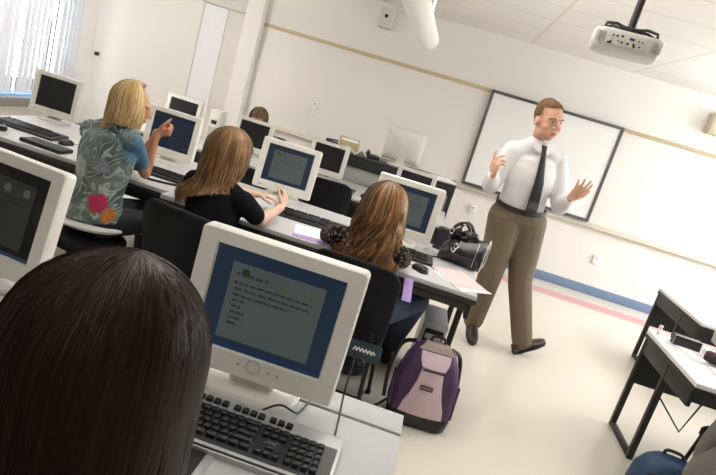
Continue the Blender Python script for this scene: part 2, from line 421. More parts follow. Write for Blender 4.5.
# ------------------------------------------------------------------ monitors
MW, MH, MC = .41, .346, .215
def words(m, x0, x1, z, h, y, seed, dens=.8):
    r = random.Random(seed); x = x0
    while x < x1:
        L = r.uniform(.007, .020); L = min(L, x1-x)
        k = 0
        while k < L-.001:
            g = r.uniform(.0018, .0028); hh = h*r.uniform(.55, 1.)
            m.bb(x+k, x+k+g*.75, y-.0006, y, z-h/2, z-h/2+hh); k += g
        x += L+.0045
def monitor(kind, label, loc, rz, tilt=6., scale=1., lgroup='desktop monitors'):
    bz = cream if kind != 'off' else cream2
    o = thing('monitor', label, 'monitor', loc, rz, lgroup, scale)
    rot = (R(-tilt), 0, 0); piv = V((0, 0, MC))
    def P(mb, name, m, par=o, **k):
        ob = mb.build(name, m, par, **k)
        if par is o: ob.location = piv; ob.rotation_euler = rot
        return ob
    so = .011  # screen sits a little above the bezel centre
    sw, sh = .318, .250
    def ring(w, h, r, y, dz=0.): return [(x, y, z+dz) for x, z in rrect(w, h, r)]
    f = MB(); f.loft([ring(MW-.012, MH-.012, .012, .028), ring(MW, MH, .014, .022), ring(MW, MH, .014, -.014), ring(MW-.008, MH-.008, .012, -.020), ring(sw+.006, sh+.006, .003, -.020, so), ring(sw, sh, .002, -.012, so), ring(sw, sh, .002, .004, so)], cap0=False, cap1=False)
    P(f, 'bezel', bz)
    h = MB(); h.loft([ring(MW-.014, MH-.014, .012, .026), ring(MW-.03, MH-.03, .03, .04), ring(MW-.10, MH-.10, .04, .062), ring(MW-.20, MH-.16, .04, .07)]); P(h, 'housing', bz)
    smat = {'off': screenoff, 'slide': screenblue, 'navy': navy, 'dimslide': screenoff}[kind]
    s = P(MB().bb(-sw/2-.001, sw/2+.001, -.0095, -.002, -sh/2+so-.001, sh/2+so+.001), 'screen', smat)
    if kind in ('slide', 'dimslide'):
        MB().bb(-.114, .118, -.0106, -.0092, -.100+so, .092+so).build('slide', slidem if kind == 'slide' else mat('dim slide page', (.012, .012, .011), .3, emit=(.020, .019, .017), es=.5), s)
        y = -.0110
        t = MB(); words(t, -.10, -.020, .066+so, .010, y, 3); t.build('slide_heading', slidehead, s)
        e = MB(); e.cyl((-.079, y-.0004, .072+so), (-.079, -.0104, .072+so), .010, n=16)
        e.build('slide_emblem', slidehead, s)
        for xx in (.022, .090):
            e = MB(); e.cyl((xx, y-.0004, .066+so), (xx, -.0104, .066+so), .0125, n=20); e.build('slide_ornament', slideorn, s)
        t = MB()
        words(t, -.10, .092, .044+so, .006, y, 1); words(t, -.098, .09, .029+so, .006, y, 2); words(t, -.096, .045, .014+so, .006, y, 5)
        for i, L in enumerate((.030, .024, .036, .034, .026)): words(t, -.094, -.094+L, .000+so-.0145*i, .006, y, 11+i)
        t.build('slide_lines', slidetxt, s)
        MB().bb(-sw/2+.001, sw/2-.001, -.0102, -.009, -sh/2+so+.001, -sh/2+so+.010).build('taskbar', mat('task bar', (.01, .02, .05), .3, emit=(.012, .03, .09), es=.5), s)
    P(MB().box((-.15, -.0205, -.148), (.03, .002, .008), bev=.001), 'badge', grayplast)
    c = MB(); 
    ringp = [(.0+.017*math.cos(2*PI*i/28), -.021, -.134+.017*math.sin(2*PI*i/28)) for i in range(29)]
    P(MB().tube(ringp, .0012, 6), 'button_ring', grayplast)
    for x in (-.038, .040, .062): P(MB().cyl((x, -.0195, -.137), (x, -.0225, -.137), .0035, n=12), 'button', grayplast)
    n = MB(); n.loft([[(x, y, 0.012) for x, y in rrect(.13, .055, .02)], [(x, y+.01, .05) for x, y in rrect(.085, .035, .012)], [(x, y+.035, .12) for x, y in rrect(.075, .03, .01)], [(x, y+.055, .22) for x, y in rrect(.08, .03, .01)]])
    ob = n.build('neck', bz, o); ob.location = (0, .02, 0)
    b = MB(); b.loft([[(x, y, 0) for x, y in rrect(.25, .20, .08, 8)], [(x, y, .010) for x, y in rrect(.25, .20, .08, 8)], [(x*.94, y*.94, .018) for x, y in rrect(.25, .20, .08, 8)]])
    ob = b.build('base', bz, o); ob.location = (0, .035, 0)
    return o
T1, T2, T2L, T3 = .85, .77, .72, .70
monitor('slide', 'large cream monitor showing a blue slide beside the dark haired head', (-.274, 1.313, T1), R(1.5), 3)
monitor('dimslide', 'cream monitor with a dark dim slide cut off by the left edge', (-1.095, 1.42, T1), R(-7), 10, .93)
monitor('slide', 'cream monitor with blue slide in front of the woman in black', (-.97, 3.95, T2), R(6), 10)
monitor('slide', 'cream monitor with grey blue slide in front of the long brown curls', (-.112, 3.77, T2), R(3), 0, 1.06)
monitor('navy', 'cream monitor with plain navy screen beside the blonde woman', (-1.93, 4.17, T2L), R(0), 6)
monitor('off', 'cream monitor switched off near the window blinds', (-2.98, 4.32, T2L), R(2), 6, .94)
mA = monitor('off', 'small dark monitor peeking over the navy screen beside the blonde woman', (-2.62, 5.80, T3), R(-2), 7, .94)
dup(mA, (-1.83, 5.74, T3), R(0), 'small dark monitor above the head of the woman in black')
dup(mA, (-1.05, 5.77, T3), R(1), 'small dark monitor behind the empty black chair')
dup(mA, (-.157, 5.68, T3), R(-2), 'small dark monitor just above the long brown curls')
monitor('off', 'beige monitor seen from behind standing on the tall counter', (-.40, 6.42, .975), R(183), 2, 1.03)

# ------------------------------------------------------------------ keyboards
def keyboard(label, loc, rz, full=False, frame=blackp, scale=1.0):
    o = thing('keyboard', label, 'keyboard', loc, rz, 'computer keyboards', scale)
    W_, D_ = .475, .178
    tilt = R(4)
    body = MB()
    prof = [(-D_/2, 0), (-D_/2, .012), (-D_/2+.006, .017), (D_/2-.012, .030), (D_/2, .026), (D_/2, 0)]
    body.loft([[(x, y, z) for y, z in prof] for x in (-W_/2, W_/2)]); body.build('case', frame, o, angle=30)
    def zs(y): return .0165+(y+D_/2)*(.0135/(D_-.018))
    kb = MB()
    kb.loft([[(x, y, z) for y, z in ((-D_/2+.002, .0165), (D_/2-.052, zs(D_/2-.052)+.0012), (D_/2-.052, .005), (-D_/2+.002, .005))] for x in (-W_/2+.006, W_/2-.006)]); kb.build('key_bed', blackp, o)
    p = .019; x0 = -W_/2+.012
    keys = []
    rows = [[1]*13+[2], [1.5]+[1]*12+[1.5], [1.75]+[1]*11+[2.25], [2.25]+[1]*10+[2.75], [1.25]*3+[6.25]+[1.25]*4]
    ytop = D_/2-.064
    for r, row in enumerate(rows):
        x = x0
        for wd in row: keys.append((x+wd*p/2, ytop-r*p, wd)); x += wd*p
    nx = x0+15*p+.008
    for r in (0, 1):
        for c in range(3): keys.append((nx+(c+.5)*p, ytop-r*p, 1))
    keys.append((nx+1.5*p, ytop-3*p, 1))
    for c in range(3): keys.append((nx+(c+.5)*p, ytop-4*p, 1))
    mx = nx+3*p+.008
    for r in range(5):
        for c in range(4): keys.append((mx+(c+.5)*p*.96, ytop-r*p, .96))
    fy = D_/2-.034
    for g0, n in ((0, 1), (2, 4), (6.5, 4), (11, 4)):
        for c in range(n): keys.append((x0+(g0+c+.5)*p, fy, .98))
    for c in range(3): keys.append((nx+(c+.5)*p, fy, .98))
    meshes = {}
    def keymb(m, wd, c=(0, 0, 0)): return m.box((c[0], c[1], c[2]+.004), (wd*p-.0022, p-.0025, .009), bev=.0022, seg=2, taper=(.88, .8))
    if full:
        keys.sort(key=lambda k: -k[0])
        for x, y, wd in keys[:98]:
            kk = round(wd, 2)
            if kk not in meshes: ob = keymb(MB(), wd).build('key', blackp, o); meshes[kk] = ob
            else: ob = meshes[kk].copy(); COL.objects.link(ob); ob.parent = o
            ob.location = (x, y, zs(y)); ob.rotation_euler = (tilt, 0, 0)
        m = MB()
        for x, y, wd in keys[98:]: keymb(m, wd, (x, y, zs(y)))
        tag(m.build('key_cluster', blackp, o), kind='stuff')
        lg = MB(); lg.ell((nx+1.5*p, ytop-2.02*p, zs(ytop-2*p)+.0012), (.020, .0035, .0006), (0, 0, R(20))); lg.ell((nx+1.5*p, ytop-2.02*p, zs(ytop-2*p)+.0012), (.014, .0028, .0006), (0, 0, R(-28))); lg.build('emblem', mat('dark grey print', (.10, .10, .10), .5), o)
    else:
        m = MB()
        for x, y, wd in keys: m.box((x, y, zs(y)+.004), (wd*p-.003, p-.003, .008), bev=.0)
        tag(m.build('key_field', blackp, o), kind='stuff')
    return o
keyboard('silver rimmed black keyboard in front of the large monitor', (-.252, 1.122, T1), R(.5), True, silver, 1.02)
keyboard('black keyboard on the grey table by the window', (-2.76, 3.78, T2L), R(-2), frame=blackp)
keyboard('black keyboard by the blonde woman\'s elbow', (-1.71, 3.72, T2L), R(0))
keyboard('black keyboard under the screen of the woman in black', (-.66, 3.56, T2), R(4))
keyboard('black keyboard showing right of the long brown curls', (-.09, 3.50, T2), R(3))
keyboard('light keyboard below the third row monitor behind the empty chair', (-.89, 5.47, T3), R(0), frame=grayplast)

def mouse(label, loc, rz, m=blackp):
    o = thing('computer_mouse', label, 'mouse', loc, rz, 'computer mice')
    b = MB(); b.loft([[(x*s, y*s+dy, z) for x, y in rrect(.062, .112, .028, 6)] for s, z, dy in ((.96, 0, 0), (1., .008, 0), (.97, .018, 0), (.85, .028, -.003), (.6, .035, -.006), (.3, .037, -.008))]); b.build('mouse_shell', m, o)
    MB().cyl((-.004, .028, .031), (.004, .028, .031), .007, n=14).build('scroll_wheel', grayplast, o)
    MB().tube([(0, .055, .01), (.006, .085, .004), (-.01, .125, .003), (-.004, .17, .003)], .002, 6, 6).build('cable', cordblk, o)
    return o
mouse('black mouse on the table near the pink paper', (.085, 3.255, T2), R(48))
mouse('black mouse beside the keyboard by the window', (-2.44, 3.72, T2L), R(-10))
mouse('black mouse on the third row table right of the empty chair', (-.56, 5.44, T3), R(-10))
# pad in the foreground
o = thing('mouse_pad', 'dark mouse pad with light border beside the foreground head', 'mouse pad', (-.365, .955, T1))
MB().box((0, 0, .002), (.235, .19, .004), bev=.0015).build('pad_border', silver, o)
MB().box((0, 0, .0045), (.20, .15, .003), bev=.001).build('pad_surface', blackmat, o)
# cables
def cord(label, pts, r=.0025, m=cordblk, cat='cable', name='cable'):
    return tag(MB().tube(pts, r, 6, 8).build(name, m), label, cat)
cord('black cable looping behind the silver keyboard', [(-.215, 1.215, .872), (-.18, 1.245, .885), (-.145, 1.265, .868), (-.135, 1.30, .853), (-.12, 1.40, .853)], .0028)
cord('black cable hanging down the table right of the large monitor', [(-.050, 1.40, .99), (-.048, 1.38, .90), (-.040, 1.33, .854), (-.034, 1.25, .853), (-.032, 1.215, .853)], .0026)
cord('thin black cable from the bag across the grey table', [(-.02, 3.62, .774), (.08, 3.58, .773), (.12, 3.64, .774), (.16, 3.70, .774), (.19, 3.71, .774)], .004)
cord('pale looped cable on the counter beside the back of the beige monitor', [(-1.00, 6.20, .984), (-.97, 6.20, 1.03), (-.90, 6.22, 1.01), (-.86, 6.18, .985), (-.80, 6.21, 1.04), (-.74, 6.20, .984)], .008, cordwht)
cord('black cable lying on the table near the blonde woman\'s elbow', [(-1.72, 3.50, .7285), (-1.62, 3.53, .7285), (-1.53, 3.575, .7285), (-1.47, 3.59, .7285)], .008)
cord('pale cable hanging right of the monitor by the window', [(-2.70, 4.42, .95), (-2.66, 4.40, .85), (-2.69, 4.37, .77), (-2.68, 4.33, .745), (-2.66, 4.25, .738), (-2.58, 4.15, .736)], .006, cordwht)
cord('pale cables tangled on the table left of the handbag', [(.08, 3.80, .778), (.11, 3.75, .80), (.14, 3.83, .785), (.17, 3.76, .79), (.20, 3.84, .778)], .006, cordwht)

# papers and folders
def sheet(label, c, w_, d_, rz, m, cat='paper', th=.003, name='paper_sheet', rx=0, ry=0):
    return tag(MB().box((0, 0, 0), (w_, d_, th), bev=.0008, seg=1).build(name, m, None, loc=c, rot=(rx, ry, rz)), label, cat)
sheet('pink sheet of paper on the table in front of the handbag', (.315, 3.35, T2+.0045), .22, .30, R(28), pinkp)
sheet('white sheet under the pink one at the table end', (.33, 3.30, T2+.0015), .22, .29, R(38), paper)
sheet('white sheet by the hand of the woman in black', (-.60, 3.30, T2+.0045), .15, .21, R(12), paper)
sheet('purple folder under the white sheet beside the woman in black', (-.565, 3.27, T2+.0015), .21, .25, R(10), purplep, 'folder', name='paper_folder')
sheet('purple folder leaning at the table edge right of the long brown curls', (.050, 3.02, .715), .05, .15, R(10), purplep, 'folder', name='paper_folder', rx=R(38))

# ------------------------------------------------------------------ chairs
fabric = mat('black chair fabric', (.009, .009, .010), .8, var=.25, bump=.15, bscale=150, spec=.2)
tubem = mat('black tube', (.02, .02, .02), .35, metal=.5)
def chair(label, loc, rz, sz=.45, bw=.44, btop=.86, bbot=.50):
    o = thing('office_chair', label, 'chair', loc, rz, 'black classroom chairs')
    s = MB(); s.loft([[(x*k, y*k+.02, z) for x, y in rrect(.45, .44, .09, 6)] for k, z in ((.93, sz-.06), (1, sz-.045), (1, sz-.015), (.95, sz), (.7, sz+.004))]); s.build('seat', fabric, o)
    b = MB(); L = []
    for i, (x, z) in enumerate(rrect(bw, btop-bbot, .10, 7)): L.append((x, z))
    zc = (btop+bbot)/2
    def bend(x, z, y): return (x, -.215+y+.05*(abs(x)/(bw/2))**2*.9-.10*((z)/(btop-bbot)), zc+z)
    b.loft([[bend(x*k, z*k, y) for x, z in L] for k, y in ((.35, .034), (.7, .034), (.94, .03), (1, .018), (1, -.004), (.96, -.012), (.6, -.013), (.3, -.013))])
    b.build('backrest', fabric, o)
    for sx in (-1, 1):
        MB().tube([(sx*.19, .20, sz-.05), (sx*.21, .22, sz-.25), (sx*.225, .24, .02)], .0115, 8, 4).build('leg', tubem, o)
        MB().tube([(sx*.19, -.16, sz-.05), (sx*.205, -.21, sz-.25), (sx*.225, -.27, .02)], .0115, 8, 4).build('leg', tubem, o)
        MB().tube([(sx*.17, -.02, sz-.05), (sx*.18, -.18, sz-.03), (sx*.185, -.225, bbot-.02), (sx*.17, -.232, bbot+.12)], .011, 8, 6).build('back_support', tubem, o)
        for yy in (.24, -.27): MB().cyl((sx*.225, yy, 0), (sx*.225, yy, .025), .016, n=12).build('foot_pad', blackp, o)
    MB().tube([(-.205, -.21, sz-.25), (.205, -.21, sz-.25)], .008, 8).build('stretcher', tubem, o)
    return o
CHAIR = {}
CHAIR['right'] = chair('black chair behind the long brown curls beside the purple backpack', (-.215, 2.93, 0), R(-2), .435, .47, .88, .425)
CHAIR['mid'] = chair('black chair behind the woman in the black top', (-1.06, 2.90, 0), R(-12), .42, .48, .85, .40)
CHAIR['empty'] = chair('empty black chair pushed in at the third row table', (-.845, 5.18, 0), R(8), .45, .40, .84, .46)
CHAIR['fore'] = chair('black chair under the foreground woman with dark hair', (-.33, .50, .15), R(3), .43, .44, .80, .5)
CHAIR['back'] = chair('black chair of the person hidden behind the third row monitors', (-1.98, 6.74, 0), R(180), .42, .44, .82, .5)
st = thing('stool', 'black seat under the blonde woman', 'stool', (-1.83, 3.12, 0), R(-35))
s = MB(); s.loft([[(x*k, y*k, z) for x, y in rrect(.40, .40, .12, 6)] for k, z in ((.93, .345), (1, .36), (1, .39), (.95, .405), (.6, .408))]); s.build('seat', fabric, st)
for sx in (-1, 1):
    for sy in (-1, 1):
        MB().tube([(sx*.15, sy*.15, .355), (sx*.19, sy*.19, .005)], .012, 8).build('leg', tubem, st)
MB().tube([(-.17, .17, .2), (.17, .17, .2)], .008, 8).build('stretcher', chrome, st)
gs = chair('chair with grey jacket beside the blue backpack', (1.97, 2.97, 0), R(-8), .46, .42, .80, .5)
gs['group'] = 'black classroom chairs'

# ------------------------------------------------------------------ people
def frame(fwd, up=(0, 0, 1)):
    f = V(fwd).normalized(); u = V(up); r = f.cross(u).normalized(); u = r.cross(f)
    return f, r, u
def hand(b, wrist, d, n, side, curl=(.3, .4, .3), spread=.12, s=1., curls=None):
    """d finger direction, n direction the palm faces, side +1 if the thumb leaves on d x n."""
    d = V(d).normalized(); n = V(n); n = (n-d*n.dot(d)).normalized(); t = d.cross(n)*side
    w = V(wrist)
    offs = (.030, .010, -.010, -.029); lens = (.074, .082, .076, .060)
    for i, (of, L) in enumerate(zip(offs, lens)):
        k = w+d*(.088-.006*abs(i-1))*s+t*of*s
        b.seg(w+t*of*.55*s+d*.008*s, .0135*s, k, .0115*s, 10)
        a = 0.; p = k; sp = (1.5-i)*spread
        dd0 = (d*math.cos(sp)+t*math.sin(sp)).normalized()
        cu = curls[i] if curls else curl
        for j, (fr, c) in enumerate(zip((.45, .31, .24), cu)):
            a += c; dd = dd0*math.cos(a)+n*math.sin(a); q = p+dd*L*fr*s
            b.seg(p, (.0098-.0009*j)*s, q, (.0092-.0010*j)*s, 10); p = q
    p = w+t*.020*s+d*.02*s
    q = p+(t*.75+d*.62+n*.28).normalized()*.045*s; b.seg(p, .0145*s, q, .0115*s, 10)
    r_ = q+(t*.45+d*.85+n*.30).normalized()*.034*s; b.seg(q, .0112*s, r_, .0098*s, 10)
    e = r_+(t*.25+d*.9+n*.35).normalized()*.027*s; b.seg(r_, .0098*s, e, .0082*s, 10)

def head(b, c, fwd, up, s=1., female=False):
    f, r, u = frame(fwd, up); c = V(c)
    M3 = Matrix((r, f, u)).transposed()
    def P(x, y, z): return c+(r*x+f*y+u*z)*s
    def E(x, y, z, a, bb, cc): b.ell(P(x, y, z), (a*s, bb*s, cc*s), M3)
    E(0, -.010, .030, .075, .094, .088); E(0, .012, .005, .070, .080, .085)
    j = .052 if female else .063
    E(0, .028, -.050, j, .062, .066); E(0, .055, -.092, .026, .026, .022)
    for sx in (-1, 1):
        E(sx*.040, .052, -.030, .026, .030, .030); E(sx*.078, -.010, -.012, .010, .022, .032)
        E(sx*(.045 if female else .050), .012, -.075, .022, .035, .028); b.seg(P(sx*.012, .088, .028), .010*s, P(sx*.045, .074, .030), .010*s)
    b.seg(P(0, .088, .018), .009*s, P(0, .108, -.020), .0135*s); E(.012, .097, -.024, .009, .010, .008); E(-.012, .097, -.024, .009, .010, .008)
    E(0, .080, -.052, .026, .016, .010); E(0, .078, -.066, .022, .015, .009)
    return P, M3
def face_parts(root, P, M3, s, eyes=True, brow=None):
    for sx in (-1, 1):
        e = MB().ell(P(sx*.032, .081, .010)-root.location, (.0098*s, .0060*s, .0036*s), M3).build('eye', eyew, root)
        MB().ell(P(sx*.032, .0862, .010)-root.location, (.0055*s, .003*s, .0036*s), M3).build('iris', iris, e)
        if brow:
            x0 = sx*.016; x1 = sx*.050
            MB().tube([P(x0, .0985, .030)-root.location, P((x0+x1)/2, .0985, .036)-root.location, P(x1, .084, .031)-root.location], .0026*s, 6, 4).build('eyebrow', brow, root)
    l = MB(); l.ell(P(0, .0925, -.054)-root.location, (.022*s, .006*s, .0045*s), M3); l.ell(P(0, .0905, -.063)-root.location, (.019*s, .006*s, .0048*s), M3); l.build('lips', lipm, root)

def hair(name, m, root, c, fwd, up, rad, n, length, face=.9, thick=.0022, wave=.006, wl=.12, flare=0., taper=0., colliders=(), seed=1, theta_end=100, layers=.018, clump=0, ptilt=-.25, front_theta=48, steps=18, tipvar=.25, lengthfn=None, tintbias=None, part=0.):
    """Strands leave the crown, follow the skull and then hang. rad: ellipsoid radii (right, fwd, up)."""
    g = np.random.default_rng(seed)
    f, r, u = frame(fwd, up); c = np.array(V(c)-root.location); F_, R_, U_ = (np.array(x) for x in (f, r, u))
    # crown pole tilted backwards
    pole = math.sin(ptilt)*F_+math.cos(ptilt)*U_; pf = math.cos(ptilt)*F_-math.sin(ptilt)*U_
    verts, faces, tint, nrm = [], [], [], []
    ns = 3
    nclump = clump or n
    cph = g.uniform(-PI, PI, nclump); cw = g.uniform(0, 2*PI, nclump); ctint = g.uniform(0, 1, nclump)
    for i in range(n):
        k = i % nclump
        ph = cph[k]+(g.normal(0, .05) if clump else 0)
        ly = abs(g.uniform(0, 1))
        off = layers*ly
        inface = abs(((ph+PI) % (2*PI))-PI) < face
        th0 = g.uniform(0, 1)**.5*70*PI/180*(1 if i % 3 else .12)
        te = R(theta_end(ph) if callable(theta_end) else theta_end)
        if inface: te = R(front_theta)*g.uniform(.85, 1.1)
        if th0 > te: th0 = te*.5
        L = 0 if inface else (lengthfn(ph) if lengthfn else length)*(1-tipvar*g.uniform(0, 1)**2)
        arc = (te-th0)*np.mean(rad)
        tot = arc+L
        pts = []
        wph = cw[k]+g.normal(0, .5)
        for sidx in range(steps):
            d = tot*sidx/(steps-1)
            th = th0+min(d, arc)/np.mean(rad)
            dirv = math.cos(th)*pole+math.sin(th)*(math.cos(ph)*pf+math.sin(ph)*R_)
            x, y, z = dirv@R_, dirv@F_, dirv@U_
            lift = off+.002
            p = c+R_*x*(rad[0]+lift)+F_*y*(rad[1]+lift)+U_*z*(rad[2]+lift)
            if d > arc:
                h = d-arc
                rv = p-c; rv = rv-np.array([0, 0, rv[2]])
                p = p+np.array([0, 0, -h])+rv*(flare*h-taper*h*h)
                w_ = wave*min(1, h/.1)
                p = p+R_*w_*math.sin(2*PI*h/wl+wph)+F_*w_*.6*math.cos(2*PI*h/wl+wph)
            for cc, cr in colliders:
                q = (p-cc)/cr; l = np.linalg.norm(q)
                if l < 1: p = cc+q/max(l, 1e-3)*cr*(1+.02*ly)
            pts.append(p)
        pts = np.array(pts)
        if colliders:
            for _ in range(3): pts[1:-1] = (pts[:-2]+2*pts[1:-1]+pts[2:])/4
        b0 = len(verts)
        base = thick*g.uniform(.7, 1.2)
        tv = float(np.clip(ctint[k]*.6+g.uniform(0, .4)+(tintbias(ph) if tintbias else 0), 0, 1))
        for j in range(steps):
            tg = pts[min(j+1, steps-1)]-pts[max(j-1, 0)]; tg = tg/(np.linalg.norm(tg)+1e-9)
            a = np.cross(tg, (pts[j]-c)/(np.linalg.norm(pts[j]-c)+1e-9)); a = a/(np.linalg.norm(a)+1e-9); bn = np.cross(tg, a)
            wd = base*(1.15 if j < steps-4 else .25+.9*(steps-1-j)/4)*min(1, .18+j*.3)
            for q in range(ns):
                an = 2*PI*q/ns
                ao = a*math.cos(an)+bn*math.sin(an)
                verts.append(pts[j]+a*math.cos(an)*wd*1.5+bn*math.sin(an)*wd*.7); tint.append(tv)
                od = pts[j]-c
                if od[2] < 0: od = np.array([od[0], od[1], od[2]*.1])
                od = od-tg*od.dot(tg); od = od/(np.linalg.norm(od)+1e-9)
                nv = od*.8+ao*.28; nrm.append(tuple(nv/np.linalg.norm(nv)))
            if j:
                o_ = b0+(j-1)*ns
                for q in range(ns): faces.append((o_+q, o_+(q+1) % ns, o_+ns+(q+1) % ns, o_+ns+q))
    # scalp cap so no skin shows between strands
    me = bpy.data.meshes.new(name); me.from_pydata([tuple(v) for v in verts], [], faces)
    at = me.attributes.new('tint', 'FLOAT', 'POINT'); at.data.foreach_set('value', tint)
    me.materials.append(m); me.polygons.foreach_set('use_smooth', [True]*len(faces)); me.update()
    me.normals_split_custom_set_from_vertices(nrm)
    o = bpy.data.objects.new(name, me); COL.objects.link(o); o.parent = root
    return o
def cap(m, root, c, fwd, up, rad, back=True):
    f, r, u = frame(fwd, up); M3 = Matrix((r, f, u)).transposed()
    b = MB(); b.ell(V(c)-root.location+u*.006-f*.012, (rad[0]-.001, rad[1]-.012, rad[2]+.0), M3, 28, 18)
    o = b.build('scalp_hair', m, root); n_ = len(o.data.vertices)
    o.data.attributes.new('tint', 'FLOAT', 'POINT').data.foreach_set('value', [.3]*n_)
    return o

def person(label, root_loc, J, sk, top, bottom, shoe, sleeve=1., voxel=.007, s=1., female=False, hands=True, pants_wide=1., top_wide=1., handkw=None, neckline=.0, shirt_low=.0, hs=1.):
    """J: joints in world space."""
    root = thing('person', label, 'person', root_loc); L = root.location
    J = {k: (V(v) if not isinstance(v, (int, float)) else v) for k, v in J.items()}
    b = MB()
    P, M3 = head(b, J['head'], J['face'], J['up'], s*hs, female)
    sh = (J['shL']+J['shR'])/2; hip = (J['hipL']+J['hipR'])/2
    axis = (sh-hip).normalized(); side = (J['shR']-J['shL']).normalized(); fw = side.cross(axis)*-1
    if fw.dot(J['bodyf']) < 0: fw = -fw
    nb = sh+axis*J.get('nbh', .035)
    b.seg(nb-fw*.01, .058*s, P(0, -.022, -.05), .056*s)
    shw = (J['shR']-J['shL']).length/2
    def torso(bb, inf=0., low=.0):
        T3 = Matrix((side, fw, axis)).transposed(); H_ = (sh-hip).length
        K = np.array(((.00, .165, .115, 0.), (.14, .156, .108, .0), (.30, .132 if female else .146, .100, .0), (.48, .142, .102, .005), (.66, .155, .112, .008), (.80, .160, .110, .003), (.92, .145, .092, -.004)))
        for t in np.linspace(0, .93, 19):
            if t < low: continue
            a, d, fo = (float(np.interp(t, K[:, 0], K[:, j])) for j in (1, 2, 3))
            bb.ell(hip+axis*H_*t+fw*fo, ((a*s+inf)*top_wide, (d*s+inf)*top_wide, H_*.11+inf*.3), T3)
        for q in ('L', 'R'):
            bb.seg(sh+axis*(J.get('nbh', .035)*.75)+(J['sh'+q]-sh)*.25, .050*s+inf, J['sh'+q]-axis*.012, .048*s+inf)
    torso(b)
    for q in ('L', 'R'):
        S, E, W_ = J['sh'+q], J['el'+q], J['wr'+q]
        b.chain([S, S.lerp(E, .5), E, E.lerp(W_, .35), W_], [.050*s, .044*s, .036*s, .036*s, .024*s])
        if hands:
            hk = (handkw or {}).get(q, {})
            hand(b, W_, J['hd'+q], J['hn'+q], hk.get('side', -1 if q == 'L' else 1), s=s*(.93 if female else 1.03), **{k: v for k, v in hk.items() if k != 'side'})
        Hh, K, A, T = J['hip'+q], J['kn'+q], J['an'+q], J['toe'+q]
        b.chain([Hh, Hh.lerp(K, .5), K, K.lerp(A, .3), A], [.082*s, .070*s, .052*s, .050*s, .036*s])
        b.seg(A, .036*s, T, .028*s)
    for v in b.bm.verts: v.co -= L
    b.build('body', sk, root, voxel=voxel, smooth=3, fac=.45)
    c = MB(); torso(c, .014, shirt_low)
    cut = sleeve
    for q in ('L', 'R'):
        S, E, W_ = J['sh'+q], J['el'+q], J['wr'+q]
        if cut >= 1.: c.chain([S, S.lerp(E, .5), E, E.lerp(W_, .4), E.lerp(W_, .93)], [.060*s*top_wide, .062*s*top_wide, .058*s*top_wide, .053*s*top_wide, .038*s])
        elif cut > 0:
            c.chain([S, S.lerp(E, cut*.5), S.lerp(E, cut)], [.062*s, .060*s, .056*s])
    c.seg(nb-axis*.03, .072*s, nb+axis*neckline, .064*s)
    for v in c.bm.verts: v.co -= L
    root['_'] = 0; del root['_']
    topo = c.build('shirt', top, root, voxel=.007, smooth=14)
    c = MB()
    T3 = Matrix((side, fw, axis)).transposed()
    c.ell(hip+axis*(.045 if pants_wide > 1.2 else .02), (.172*s*(.5+.5*pants_wide), .125*s*(.5+.5*pants_wide), .11*s), T3)
    for q in ('L', 'R'):
        Hh, K, A = J['hip'+q], J['kn'+q], J['an'+q]
        pw = pants_wide
        c.chain([Hh, Hh.lerp(K, .5), K, K.lerp(A, .5), K.lerp(A, .99)], [.100*s*pw, .086*s*pw, .068*s*pw, .064*s*pw, .060*s*pw])
    for v in c.bm.verts: v.co -= L
    pants = c.build('trousers', bottom, root, voxel=.008, smooth=12)
    for q in ('L', 'R'):
        A, T = J['an'+q], J['toe'+q]
        d = (T-A); d = d-V((0, 0, d.z)) if J.get('flat', 1) else d; d.normalize()
        up = V((0, 0, 1)); shoeb = MB()
        base = V((A.x, A.y, max(T.z, .0)))
        f3, r3, u3 = frame(J.get('sd'+q, d))
        M4 = Matrix((r3, f3, u3)).transposed().to_4x4(); M4.translation = J.get('so'+q, V((A.x, A.y, J.get('fl', 0.))))-L
        rings = []
        prof = [(-.075, .020, .0, .050), (-.070, .032, .0, .075), (-.03, .036, .0, .085), (.03, .038, .0, .080), (.09, .045, .0, .058), (.15, .047, .0, .042), (.195, .036, .0, .034), (.218, .016, .002, .026)]
        for y, hw, z0, z1 in prof:
            rings.append([M4 @ V((hw*math.cos(a), y, z0 if math.sin(a) < 0 and abs(math.sin(a)) > .5 else (z0+z1)/2+(z1-z0)/2*math.sin(a))) for a in [2*PI*i/14 for i in range(14)]])
        shoeb.seg(M4 @ V((0, -.012, .05)), .034, M4 @ V((0, -.015, .115)), .036)
        so = shoeb.loft(rings).build('shoe', shoe, root, angle=60)
        sb = MB(); sb.loft([[M4 @ V((x, y, z)) for x, y in ((.02, -.074), (.036, -.03), (.038, .03), (.047, .12), (.036, .195), (.012, .222), (-.012, .222), (-.036, .195), (-.047, .12), (-.038, .03), (-.036, -.03), (-.02, -.074))] for z in (-.012, .006)]); sb.build('sole', blackp, so)
    return root, P, M3, topo, pants, dict(sh=sh, hip=hip, axis=axis, side=side, fw=fw, nb=nb)
def coll(root, D, s=1., g=.0):
    L = root.location
    out = []
    for t, rr in ((-.06, (.205, .118, .075)), (-.16, (.175, .135, .16)), (-.34, (.17, .135, .18))):
        out.append((np.array(D['sh']+D['axis']*t-L), np.array([x*s+g for x in rr])))
    return out

